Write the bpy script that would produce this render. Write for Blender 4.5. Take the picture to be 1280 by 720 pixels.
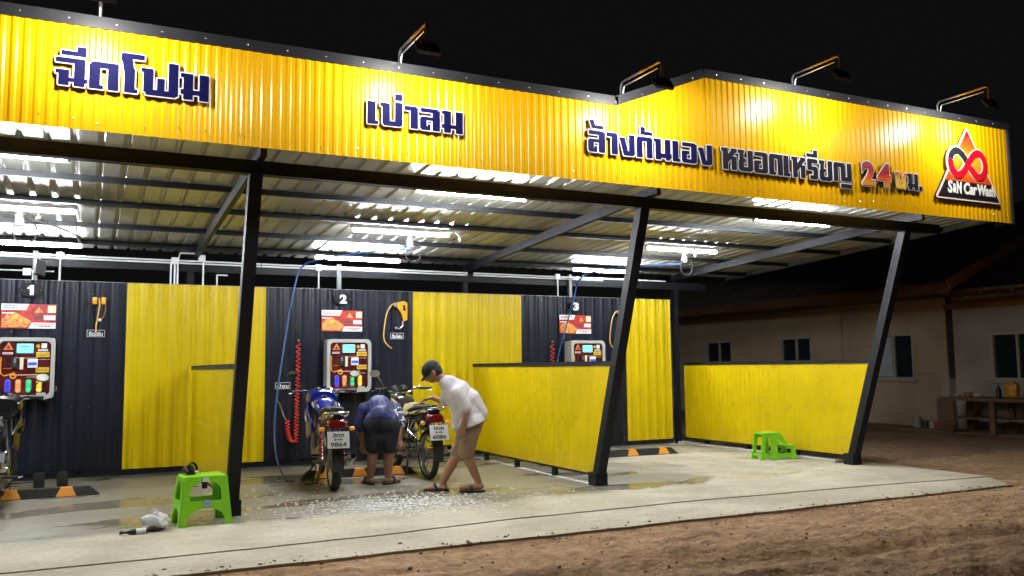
import bpy, bmesh, math, random
import numpy as np
from mathutils import Vector, Matrix, Euler
random.seed(7); rng = np.random.default_rng(7)
PI = math.pi
for _o in list(bpy.data.objects): bpy.data.objects.remove(_o)
SC = bpy.context.scene
COL = SC.collection

# ------------------------------------------------------------------ camera, sky, light, exposure
CAM_LOC = Vector((-4.9958, -8.0887, 1.285))
CR = Vector((0.89739776, -0.44111101, -0.00991707)); CU = Vector((-0.03155518, -0.08658232, 0.99574483)); CF = Vector((0.44009265, 0.89326624, 0.09161812))
FPX = 1072.3
cam = bpy.data.objects.new('camera', bpy.data.cameras.new('camera')); COL.objects.link(cam)
cam.matrix_world = Matrix(((CR.x, CU.x, -CF.x, CAM_LOC.x), (CR.y, CU.y, -CF.y, CAM_LOC.y), (CR.z, CU.z, -CF.z, CAM_LOC.z), (0, 0, 0, 1)))
cam.data.sensor_width = 36; cam.data.lens = FPX / 1280 * 36; cam.data.clip_end = 600; cam.data.clip_start = 0.05
SC.camera = cam
W_ = bpy.data.worlds.new("World"); SC.world = W_; W_.use_nodes = True
_nt = W_.node_tree; _bg = _nt.nodes['Background']
_sky = _nt.nodes.new('ShaderNodeTexSky'); _sky.sky_type = 'NISHITA'; _sky.sun_disc = False
_sky.sun_elevation = math.radians(-3.0); _sky.sun_rotation = math.radians(200)
_mx = _nt.nodes.new('ShaderNodeMixRGB'); _mx.blend_type = 'MIX'; _mx.inputs[0].default_value = 0.92
_mx.inputs[2].default_value = (0.085, 0.082, 0.088, 1)
_nt.links.new(_sky.outputs[0], _mx.inputs[1]); _nt.links.new(_mx.outputs[0], _bg.inputs[0])
_bg.inputs[1].default_value = 0.016
TUBE_E = 116.0; FLOOD_W = 23.5
SC.view_settings.view_transform = 'Standard'; SC.view_settings.look = 'None'; SC.view_settings.gamma = 1
SC.view_settings.exposure = 1.72
SC.cycles.use_denoising = True; SC.cycles.max_bounces = 8; SC.cycles.sample_clamp_indirect = 6
SC.cycles.use_light_tree = True

def px(u, v, depth):
    "a pixel of the photograph carried to a given distance in front of the camera"
    return CAM_LOC + (CF + CR * ((u - 640) / FPX) + CU * ((360 - v) / FPX)) * depth
def depth_of(p): return (Vector(p) - CAM_LOC).dot(CF)

# ------------------------------------------------------------------ materials
MATS = {}
def mat(name, col, rough=0.5, metal=0.0, var=0.0, vscale=6.0, bump=0.0, bscale=40.0, emit=0.0, ecol=None, coat=0.0, col2=None, spec=None, alpha=None, trans=0.0, stretch=None, rvar=0.0, orand=0.0):
    if name in MATS: return MATS[name]
    m = bpy.data.materials.new(name); m.use_nodes = True; nt = m.node_tree; b = nt.nodes['Principled BSDF']
    b.inputs['Base Color'].default_value = (*col, 1); b.inputs['Roughness'].default_value = rough; b.inputs['Metallic'].default_value = metal
    if coat: b.inputs['Coat Weight'].default_value = coat; b.inputs['Coat Roughness'].default_value = 0.08
    if spec is not None: b.inputs['Specular IOR Level'].default_value = spec
    if trans: b.inputs['Transmission Weight'].default_value = trans
    if emit: b.inputs['Emission Strength'].default_value = emit; b.inputs['Emission Color'].default_value = (*(ecol or col), 1)
    if var or bump or rvar:
        g = nt.nodes.new('ShaderNodeNewGeometry'); src = g.outputs['Position']
        if stretch:
            mp = nt.nodes.new('ShaderNodeVectorMath'); mp.operation = 'MULTIPLY'; mp.inputs[1].default_value = stretch
            nt.links.new(src, mp.inputs[0]); src = mp.outputs[0]
        if var or rvar:
            n = nt.nodes.new('ShaderNodeTexNoise'); n.inputs['Scale'].default_value = vscale; n.inputs['Detail'].default_value = 6; n.inputs['Roughness'].default_value = 0.65
            nt.links.new(src, n.inputs['Vector'])
        if var:
            r = nt.nodes.new('ShaderNodeValToRGB'); c2 = col2 or tuple(max(0, c * (1 - var)) for c in col)
            r.color_ramp.elements[0].position = 0.3; r.color_ramp.elements[0].color = (*c2, 1)
            r.color_ramp.elements[1].position = 0.7; r.color_ramp.elements[1].color = (*[min(1, c * (1 + var * .4)) for c in col], 1)
            nt.links.new(n.outputs[0], r.inputs[0]); nt.links.new(r.outputs[0], b.inputs['Base Color'])
        if rvar:
            mr = nt.nodes.new('ShaderNodeMapRange'); mr.inputs[3].default_value = max(0.02, rough - rvar); mr.inputs[4].default_value = min(1, rough + rvar)
            mr.inputs[1].default_value = 0.3; mr.inputs[2].default_value = 0.7
            nt.links.new(n.outputs[0], mr.inputs[0]); nt.links.new(mr.outputs[0], b.inputs['Roughness'])
        if bump:
            n2 = nt.nodes.new('ShaderNodeTexNoise'); n2.inputs['Scale'].default_value = bscale; n2.inputs['Detail'].default_value = 5
            bp = nt.nodes.new('ShaderNodeBump'); bp.inputs['Strength'].default_value = bump; bp.inputs['Distance'].default_value = 0.02
            nt.links.new(g.outputs['Position'], n2.inputs['Vector']); nt.links.new(n2.outputs[0], bp.inputs['Height']); nt.links.new(bp.outputs[0], b.inputs['Normal'])
    if orand:   # each sheet of a batch differs a little in tone
        oi = nt.nodes.new('ShaderNodeObjectInfo'); hv = nt.nodes.new('ShaderNodeHueSaturation'); q = nt.nodes.new('ShaderNodeMapRange')
        q.inputs[3].default_value = 1 - orand; q.inputs[4].default_value = 1 + orand; nt.links.new(oi.outputs['Random'], q.inputs[0]); nt.links.new(q.outputs[0], hv.inputs['Value'])
        lk = b.inputs['Base Color'].links
        if lk: nt.links.new(lk[0].from_socket, hv.inputs['Color'])
        else: hv.inputs['Color'].default_value = (*col, 1)
        nt.links.new(hv.outputs[0], b.inputs['Base Color'])
    MATS[name] = m; return m

def concrete_mat():
    m = bpy.data.materials.new('wet_concrete'); m.use_nodes = True; nt = m.node_tree; b = nt.nodes['Principled BSDF']; L = nt.links.new
    g = nt.nodes.new('ShaderNodeNewGeometry')
    def noise(sc, det=6, rough=.6, vec=None, mul=None):
        n = nt.nodes.new('ShaderNodeTexNoise'); n.inputs['Scale'].default_value = sc; n.inputs['Detail'].default_value = det; n.inputs['Roughness'].default_value = rough
        v = g.outputs['Position']
        if mul:
            mm = nt.nodes.new('ShaderNodeVectorMath'); mm.operation = 'MULTIPLY'; mm.inputs[1].default_value = mul; L(v, mm.inputs[0]); v = mm.outputs[0]
        L(v, n.inputs['Vector']); return n.outputs[0]
    def ramp(src, a, ca, c, cc):
        r = nt.nodes.new('ShaderNodeValToRGB'); r.color_ramp.elements[0].position = a; r.color_ramp.elements[0].color = (*ca, 1)
        r.color_ramp.elements[1].position = c; r.color_ramp.elements[1].color = (*cc, 1); L(src, r.inputs[0]); return r.outputs[0]
    def mix(f, a, bb, mode='MIX'):
        x = nt.nodes.new('ShaderNodeMixRGB'); x.blend_type = mode; L(f, x.inputs[0]) if not isinstance(f, float) else setattr(x.inputs[0], 'default_value', f)
        L(a, x.inputs[1]); L(bb, x.inputs[2]); return x.outputs[0]
    base = ramp(noise(1.1, 8, .7), .3, (.45, .405, .305), .72, (.66, .605, .475))
    fine = ramp(noise(22, 6, .7), .3, (.68, .68, .68), .75, (1.1, 1.1, 1.1))
    c = mix(.8, base, fine, 'MULTIPLY')
    streak = ramp(noise(1.7, 7, .65, mul=(.7, 1.25, 1)), .40, (.66, .63, .55), .62, (1, 1, 1))
    c = mix(.6, c, streak, 'MULTIPLY')
    st = nt.nodes.new('ShaderNodeRGB'); st.outputs[0].default_value = (.40, .28, .13, 1)
    sm_ = nt.nodes.new('ShaderNodeMapRange'); sm_.inputs[1].default_value = .56; sm_.inputs[2].default_value = .74; sm_.inputs[4].default_value = .5; L(noise(.75, 7, .7, mul=(1.0, 1.4, 1)), sm_.inputs[0])
    c = mix(sm_.outputs[0], c, st.outputs[0])
    sp_ = ramp(noise(70, 3, .6), .62, (1, 1, 1), .70, (.45, .42, .38)); c = mix(.55, c, sp_, 'MULTIPLY')
    # wet area: inside the bays where the hoses run (a real wet patch with an uneven rim)
    sx = nt.nodes.new('ShaderNodeSeparateXYZ'); L(g.outputs['Position'], sx.inputs[0])
    def mr(src, a, bq, lo=0, hi=1):
        q = nt.nodes.new('ShaderNodeMapRange'); q.interpolation_type = 'SMOOTHSTEP'; q.inputs[1].default_value = a; q.inputs[2].default_value = bq; q.inputs[3].default_value = lo; q.inputs[4].default_value = hi; L(src, q.inputs[0]); return q.outputs[0]
    def math_(op, a, bq):
        q = nt.nodes.new('ShaderNodeMath'); q.operation = op
        for i, s in enumerate((a, bq)):
            if isinstance(s, (int, float)): q.inputs[i].default_value = s
            else: L(s, q.inputs[i])
        return q.outputs[0]
    yw = mr(sx.outputs[1], -1.0, .0); xw = mr(sx.outputs[0], 2.6, -.9, .38, 1)
    n1 = noise(1.3, 5, .6)
    wet = math_('ADD', math_('MULTIPLY', yw, xw), math_('MULTIPLY', math_('SUBTRACT', n1, .5), 1.5))
    wet = mr(wet, .34, .66)
    pud = mr(noise(.9, 3, .5, mul=(.6, 1.7, 1)), .5, .6); pud = math_('MULTIPLY', pud, wet)
    c = mix(math_('MULTIPLY', wet, .70), c, ramp(n1, .3, (.11, .105, .082), .7, (.21, .195, .15)))
    L(c, b.inputs['Base Color'])
    r = math_('SUBTRACT', .78, math_('MULTIPLY', wet, .36)); r = math_('SUBTRACT', r, math_('MULTIPLY', pud, .30)); L(r, b.inputs['Roughness'])
    bp = nt.nodes.new('ShaderNodeBump'); bp.inputs['Distance'].default_value = .012
    L(math_('SUBTRACT', .42, math_('MULTIPLY', pud, .36)), bp.inputs['Strength']); L(noise(16, 7, .7), bp.inputs['Height']); L(bp.outputs[0], b.inputs['Normal'])
    return m
def dirt_mat():
    m = bpy.data.materials.new('dirt'); m.use_nodes = True; nt = m.node_tree; b = nt.nodes['Principled BSDF']; L = nt.links.new
    g = nt.nodes.new('ShaderNodeNewGeometry'); outs = []
    for sc, det, mul in ((.8, 6, (1, 1, 1)), (9, 8, (1, 1, 1)), (3.2, 6, (.35, 1.8, 1))):
        mm = nt.nodes.new('ShaderNodeVectorMath'); mm.operation = 'MULTIPLY'; mm.inputs[1].default_value = mul; L(g.outputs['Position'], mm.inputs[0])
        n = nt.nodes.new('ShaderNodeTexNoise'); n.inputs['Scale'].default_value = sc; n.inputs['Detail'].default_value = det; n.inputs['Roughness'].default_value = .7; L(mm.outputs[0], n.inputs['Vector']); outs.append(n.outputs[0])
    def ramp(src, a, ca, c, cc):
        r = nt.nodes.new('ShaderNodeValToRGB'); r.color_ramp.elements[0].position = a; r.color_ramp.elements[0].color = (*ca, 1)
        r.color_ramp.elements[1].position = c; r.color_ramp.elements[1].color = (*cc, 1); L(src, r.inputs[0]); return r.outputs[0]
    c1 = ramp(outs[0], .3, (.34, .215, .125), .7, (.50, .34, .21)); c2 = ramp(outs[1], .32, (.50, .47, .45), .66, (1.15, 1.12, 1.08)); c3 = ramp(outs[2], .35, (.62, .58, .55), .6, (1, 1, 1))
    x = nt.nodes.new('ShaderNodeMixRGB'); x.blend_type = 'MULTIPLY'; x.inputs[0].default_value = .9; L(c1, x.inputs[1]); L(c2, x.inputs[2])
    y = nt.nodes.new('ShaderNodeMixRGB'); y.blend_type = 'MULTIPLY'; y.inputs[0].default_value = .8; L(x.outputs[0], y.inputs[1]); L(c3, y.inputs[2])
    L(y.outputs[0], b.inputs['Base Color']); b.inputs['Roughness'].default_value = .95; b.inputs['Specular IOR Level'].default_value = .15
    n = nt.nodes.new('ShaderNodeTexNoise'); n.inputs['Scale'].default_value = 24; n.inputs['Detail'].default_value = 8; L(g.outputs['Position'], n.inputs['Vector'])
    bp = nt.nodes.new('ShaderNodeBump'); bp.inputs['Strength'].default_value = .8; bp.inputs['Distance'].default_value = .03; L(n.outputs[0], bp.inputs['Height']); L(bp.outputs[0], b.inputs['Normal'])
    return m
YEL = mat('yellow_paint', (.80, .43, .002), .27, var=.12, vscale=1.1, spec=.35, orand=.035)
YELW = mat('yellow_wall_paint', (.62, .455, .002), .34, var=.12, vscale=1.3, spec=.35, orand=.03)
YELP = mat('yellow_partition_paint', (.62, .45, .002), .30, var=.12, vscale=1.6, orand=.03)
_nt2 = YELP.node_tree; _b2 = _nt2.nodes['Principled BSDF']; _src = _b2.inputs['Base Color'].links[0].from_socket
_g2 = _nt2.nodes.new('ShaderNodeNewGeometry'); _n2 = _nt2.nodes.new('ShaderNodeTexNoise'); _n2.inputs['Scale'].default_value = 5; _n2.inputs['Detail'].default_value = 9; _n2.inputs['Roughness'].default_value = .72
_nt2.links.new(_g2.outputs['Position'], _n2.inputs['Vector']); _m2 = _nt2.nodes.new('ShaderNodeMapRange'); _m2.inputs[1].default_value = .58; _m2.inputs[2].default_value = .72; _m2.inputs[4].default_value = .4
_nt2.links.new(_n2.outputs[0], _m2.inputs[0]); _x2 = _nt2.nodes.new('ShaderNodeMixRGB'); _x2.inputs[2].default_value = (.40, .30, .07, 1); _nt2.links.new(_m2.outputs[0], _x2.inputs[0]); _nt2.links.new(_src, _x2.inputs[1]); _nt2.links.new(_x2.outputs[0], _b2.inputs['Base Color'])
BLK = mat('black_sheet_paint', (.010, .012, .021), .36, var=.2, vscale=1.5, spec=.22, orand=.08)
DARK = mat('black_steel_paint', (.011, .012, .016), .5, var=.3, vscale=5, spec=.22)
TRIM = mat('trim_paint', (.02, .021, .026), .38, var=.3, vscale=4, coat=.2)
GALV = mat('galvanised_sheet', (.56, .57, .53), .44, .60, var=.15, vscale=2, rvar=.04, orand=.06)
GSTEEL = mat('grey_steel', (.20, .21, .22), .45, .3, var=.25)
ZINC = mat('galvanised_pipe', (.42, .42, .42), .35, .8, var=.2)
RUSTP = mat('amber_pipe', (.45, .27, .08), .4, .5, var=.3)
WHITE = mat('white_plastic', (.75, .77, .80), .35)
SCREW = mat('screw_steel', (.7, .7, .7), .25, .9)
TUBE = mat('lit_tube', (1, 1, 1), .4, emit=TUBE_E, ecol=(.93, .97, 1.0))
CONC = concrete_mat(); DIRT = dirt_mat()
NEARBLK = mat('near_black_letter_face', (.010, .010, .022), .6, spec=.08)
NAVY = mat('navy_letter_face', (.005, .005, .055), .6, var=.2, vscale=20, spec=.06)
LWHITE = mat('letter_white_edge', (.78, .76, .78), .6, spec=.06)
BLACKP = mat('black_plastic', (.012, .012, .013), .38)
RUB = mat('rubber', (.014, .014, .014), .75, bump=.1, bscale=120)
CHR = mat('chrome', (.62, .62, .62), .12, 1.0)
ALU = mat('aluminium', (.40, .40, .41), .35, .9, var=.3, vscale=30)
GREEN = mat('green_plastic', (.25, .68, .025), .32, var=.08, vscale=8, spec=.5)
ORANGE = mat('orange_plastic', (.85, .36, .01), .35)
AMBERL = mat('amber_reflector', (.85, .34, .03), .4)
RED = mat('red_lamp', (.13, .004, .006), .18, coat=.6)
REDH = mat('red_hose', (.75, .035, .02), .32)
BLUEH = mat('blue_hose', (.015, .05, .17), .35)
BLKH = mat('black_hose', (.010, .010, .011), .6, spec=.12)
BLUE = mat('blue_fairing', (.008, .016, .19), .2, coat=.7, var=.3, vscale=12)
SKIN = mat('skin', (.34, .17, .10), .5, var=.12, vscale=14)
SKIND = mat('skin_tanned', (.26, .125, .075), .5, var=.12, vscale=14)

# ------------------------------------------------------------------ mesh helpers
class MB:
    def __init__(s): s.v = []; s.f = []
    def add(s, vs, fs, M=None):
        o = len(s.v); s.v += [tuple(M @ Vector(v)) if M else tuple(v) for v in vs]; s.f += [tuple(i + o for i in f) for f in fs]; return s
    def box(s, c, d, M=None, rot=None, bev=0.0):
        x, y, z = (q / 2 for q in d); T = Matrix.Translation(c) @ (rot.to_matrix().to_4x4() if rot else Matrix())
        if M: T = M @ T
        if bev <= 0:
            vs = [(a, b, e) for a in (-x, x) for b in (-y, y) for e in (-z, z)]
            return s.add(vs, [(0, 1, 3, 2), (4, 6, 7, 5), (0, 4, 5, 1), (2, 3, 7, 6), (0, 2, 6, 4), (1, 5, 7, 3)], T)
        bm = bmesh.new(); bmesh.ops.create_cube(bm, size=1); bmesh.ops.scale(bm, vec=d, verts=bm.verts)
        bmesh.ops.bevel(bm, geom=list(bm.edges), offset=bev, segments=2, affect='EDGES', profile=.6)
        bm.verts.index_update(); s.add([v.co[:] for v in bm.verts], [[v.index for v in f.verts] for f in bm.faces], T); bm.free(); return s
    def bar(s, a, b, w, h=None, up=(0, 0, 1)):
        a, b = Vector(a), Vector(b); d = b - a; L = d.length; y = d.normalized(); x = y.cross(Vector(up))
        if x.length < 1e-4: x = y.cross(Vector((1, 0, 0)))
        x.normalize(); z = x.cross(y); T = Matrix.Translation((a + b) / 2) @ Matrix((x, y, z)).transposed().to_4x4()
        return s.box((0, 0, 0), (w, L, h or w), T)
    def tube(s, pts, r, n=10, caps=True, closed=False, M=None):
        P = [Vector(p) for p in pts]; N = len(P); rr = r if isinstance(r, (list, tuple)) else [r] * N; vs = []; fs = []; ref = None
        for i in range(N):
            if closed: t = (P[(i + 1) % N] - P[i - 1])
            else: t = P[min(i + 1, N - 1)] - P[max(i - 1, 0)]
            t.normalize()
            if ref is None: ref = t.cross(Vector((0, 0, 1))); ref = ref if ref.length > 1e-3 else t.cross(Vector((1, 0, 0)))
            ref = (ref - t * ref.dot(t)).normalized(); b = t.cross(ref)
            for k in range(n):
                a = 2 * PI * k / n; vs.append(P[i] + (ref * math.cos(a) + b * math.sin(a)) * rr[i])
        for i in range(N if closed else N - 1):
            j = (i + 1) % N
            for k in range(n): fs.append((i * n + k, i * n + (k + 1) % n, j * n + (k + 1) % n, j * n + k))
        if caps and not closed: fs += [tuple(range(n))[::-1], tuple((N - 1) * n + k for k in range(n))]
        return s.add(vs, fs, M)
    def lathe(s, prof, n=20, M=None, close=False):
        "profile of (radius, height) about local z"
        vs = [(r * math.cos(2 * PI * k / n), r * math.sin(2 * PI * k / n), z) for r, z in prof for k in range(n)]; fs = []
        m = len(prof)
        for i in range(m if close else m - 1):
            j = (i + 1) % m
            for k in range(n): fs.append((i * n + k, i * n + (k + 1) % n, j * n + (k + 1) % n, j * n + k))
        if not close: fs += [tuple(range(n))[::-1], tuple((m - 1) * n + k for k in range(n))]
        return s.add(vs, fs, M)
    def ball(s, c, r, n=12, m=8, M=None):
        r = r if isinstance(r, (tuple, list)) else (r, r, r); vs = [(c[0], c[1], c[2] + r[2])]
        for i in range(1, m):
            t = PI * i / m
            for k in range(n): a = 2 * PI * k / n; vs.append((c[0] + r[0] * math.sin(t) * math.cos(a), c[1] + r[1] * math.sin(t) * math.sin(a), c[2] + r[2] * math.cos(t)))
        vs.append((c[0], c[1], c[2] - r[2])); e = len(vs) - 1; fs = []
        for k in range(n):
            fs.append((0, 1 + k, 1 + (k + 1) % n)); fs.append((e, 1 + (m - 2) * n + (k + 1) % n, 1 + (m - 2) * n + k))
            for i in range(m - 2): a = 1 + i * n; b = a + n; fs.append((a + k, b + k, b + (k + 1) % n, a + (k + 1) % n))
        return s.add(vs, fs, M)
    def prism(s, poly, y0, y1, M=None):
        "polygon in x,z extruded from y0 to y1"
        n = len(poly); vs = [(x, y0, z) for x, z in poly] + [(x, y1, z) for x, z in poly]
        fs = [tuple(range(n)), tuple(range(n, 2 * n))[::-1]] + [(i, n + i, n + (i + 1) % n, (i + 1) % n) for i in range(n)]
        return s.add(vs, fs, M)
    def loft(s, secs, n=16, M=None, caps=True):
        "sections (centre, half width x, half height z, power) stacked along y"
        vs = []; fs = []
        for c, rx, rz, p in secs:
            for k in range(n):
                a = 2 * PI * k / n; ca, sa = math.cos(a), math.sin(a)
                vs.append((c[0] + rx * math.copysign(abs(ca) ** (2 / p), ca), c[1], c[2] + rz * math.copysign(abs(sa) ** (2 / p), sa)))
        for i in range(len(secs) - 1):
            for k in range(n): fs.append((i * n + k, (i + 1) * n + k, (i + 1) * n + (k + 1) % n, i * n + (k + 1) % n))
        if caps: fs += [tuple(range(n)), tuple((len(secs) - 1) * n + k for k in range(n))[::-1]]
        return s.add(vs, fs, M)
    def mesh(s, name, m, smooth=False, angle=None):
        me = bpy.data.meshes.new(name); me.from_pydata(s.v, [], s.f)
        bm = bmesh.new(); bm.from_mesh(me); bmesh.ops.recalc_face_normals(bm, faces=bm.faces); bm.to_mesh(me); bm.free()
        me.materials.append(m)
        if smooth:
            me.polygons.foreach_set('use_smooth', [True] * len(me.polygons))
            if angle is not None: me.set_sharp_from_angle(angle=math.radians(angle))
        return me
    def build(s, name, m, parent=None, smooth=False, angle=35): return link(name, s.mesh(name, m, smooth, angle), parent)
def link(name, me, parent=None, loc=None, rot=None):
    o = bpy.data.objects.new(name, me); COL.objects.link(o)
    if parent: o.parent = parent
    if loc is not None: o.location = loc
    if rot is not None: o.rotation_euler = rot
    return o
def tag(o, label, cat, group=None):
    o['label'] = label; o['category'] = cat
    if group: o['group'] = group
    return o
def thing(name, label, cat, loc=(0, 0, 0), rz=0, group=None):
    o = bpy.data.objects.new(name, None); COL.objects.link(o); o.location = loc; o.rotation_euler = (0, 0, rz); o.empty_display_size = .1
    return tag(o, label, cat, group)
def struct(o): o['kind'] = 'structure'; return o
def stuff(o): o['kind'] = 'stuff'; return o
def dup(root, loc, rz=None, label=None, skip=()):
    r = root.copy(); COL.objects.link(r); r.location = loc
    if rz is not None: r.rotation_euler = (0, 0, rz)
    if label: r['label'] = label
    for ch in list(root.children):
        if ch.name.split('.')[0] in skip: continue
        c = ch.copy(); COL.objects.link(c); c.parent = r
        for g in ch.children:
            d = g.copy(); COL.objects.link(d); d.parent = c
    return r
def catmull(pts, k=8):
    P = [Vector(p) for p in pts]; P = [2 * P[0] - P[1]] + P + [2 * P[-1] - P[-2]]; out = []
    for i in range(1, len(P) - 2):
        for j in range(k):
            t = j / k; a, b, c, d = P[i - 1:i + 3]
            out.append(.5 * ((2 * b) + (c - a) * t + (2 * a - 5 * b + 4 * c - d) * t * t + (3 * b - a - 3 * c + d) * t ** 3))
    return out + [P[-2]]
def eval_mesh(o, name):
    dg = bpy.context.evaluated_depsgraph_get(); dg.update()
    me = bpy.data.meshes.new_from_object(o.evaluated_get(dg)); me.name = name; return me
def text_mesh(body, size, extrude, m, offset=0.0, shear=0.0, name='lettering', width=None):
    c = bpy.data.curves.new('t', 'FONT'); c.body = body; c.size = size; c.extrude = extrude; c.offset = offset; c.shear = shear
    c.align_x = 'CENTER'; c.resolution_u = 3
    o = bpy.data.objects.new('t', c); COL.objects.link(o); me = eval_mesh(o, name)
    bpy.data.objects.remove(o); bpy.data.curves.remove(c)
    n = len(me.vertices)
    if n:
        co = np.empty(n * 3); me.vertices.foreach_get('co', co); co = co.reshape(-1, 3)
        mid = (co.min(0) + co.max(0)) / 2; co[:, :2] -= mid[:2]
        if width: co[:, 0] *= width / (co[:, 0].max() - co[:, 0].min())
        # stand it up: x right, z up, facing -y
        co = np.stack([co[:, 0], -co[:, 2], co[:, 1]], 1); me.vertices.foreach_set('co', co.ravel())
    me.materials.clear(); me.materials.append(m); me.update(); return me

# ------------------------------------------------------------------ outline shapes (signed distance -> traced contour -> solid)
def sd_rect(X, Y, x0, y0, x1, y1):
    dx = abs(X - (x0 + x1) / 2) - (x1 - x0) / 2; dy = abs(Y - (y0 + y1) / 2) - (y1 - y0) / 2
    return np.hypot(np.maximum(dx, 0), np.maximum(dy, 0)) + np.minimum(np.maximum(dx, dy), 0)
def sd_seg(X, Y, ax, ay, bx, by, w):
    L = math.hypot(bx - ax, by - ay); ux, uy = (bx - ax) / L, (by - ay) / L
    t = (X - ax) * ux + (Y - ay) * uy; n = -(X - ax) * uy + (Y - ay) * ux
    dx = abs(t - L / 2) - L / 2; dy = abs(n) - w / 2
    return np.hypot(np.maximum(dx, 0), np.maximum(dy, 0)) + np.minimum(np.maximum(dx, dy), 0)
def trace(D, xs, ys, lev):
    D = D - lev; segs = {}; nx, ny = len(xs), len(ys)
    def ip(i, j, k, l):
        a, b = D[j, i], D[l, k]; t = a / (a - b); return (round(xs[i] + t * (xs[k] - xs[i]), 6), round(ys[j] + t * (ys[l] - ys[j]), 6))
    ins = D < 0
    act = ins[:-1, :-1] | ins[:-1, 1:] | ins[1:, :-1] | ins[1:, 1:]; act &= ~(ins[:-1, :-1] & ins[:-1, 1:] & ins[1:, :-1] & ins[1:, 1:])
    for j, i in zip(*np.nonzero(act)):
        c = [(i, j), (i + 1, j), (i + 1, j + 1), (i, j + 1)]; s = [bool(ins[q[1], q[0]]) for q in c]; out = []
        for k in range(4):
            if s[k] != s[(k + 1) % 4]: out.append((k, ip(*c[k], *c[(k + 1) % 4]), s[k]))
        st = [p for k, p, a in out if a]; en = [p for k, p, a in out if not a]
        for a, b in zip(st, en): segs[a] = b
    loops = []
    while segs:
        a0, b = segs.popitem(); lp = [a0]
        while b != a0 and b in segs: lp.append(b); b = segs.pop(b)
        # drop collinear points
        q = []
        for k in range(len(lp)):
            p0, p1, p2 = lp[k - 1], lp[k], lp[(k + 1) % len(lp)]
            if abs((p1[0] - p0[0]) * (p2[1] - p1[1]) - (p1[1] - p0[1]) * (p2[0] - p1[0])) > 1e-7: q.append(p1)
        if len(q) > 2: loops.append(q)
    return loops
def solid(loops, depth, m, name):
    "loops in x,z made solid; its front face looks to -y at y = -depth, its back lies on y = 0"
    c = bpy.data.curves.new('c', 'CURVE'); c.dimensions = '2D'; c.fill_mode = 'BOTH'; c.extrude = depth / 2
    for lp in loops:
        sp = c.splines.new('POLY'); sp.points.add(len(lp) - 1); sp.use_cyclic_u = True
        for p, q in zip(sp.points, lp): p.co = (q[0], q[1], 0, 1)
    o = bpy.data.objects.new('c', c); COL.objects.link(o); me = eval_mesh(o, name); bpy.data.objects.remove(o); bpy.data.curves.remove(c)
    n = len(me.vertices); co = np.empty(n * 3); me.vertices.foreach_get('co', co); co = co.reshape(-1, 3)
    co = np.stack([co[:, 0], -co[:, 2] - depth / 2, co[:, 1]], 1); me.vertices.foreach_set('co', co.ravel()); me.materials.clear(); me.materials.append(m); me.update()
    return me
R_, S_ = 'R', 'S'
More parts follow.
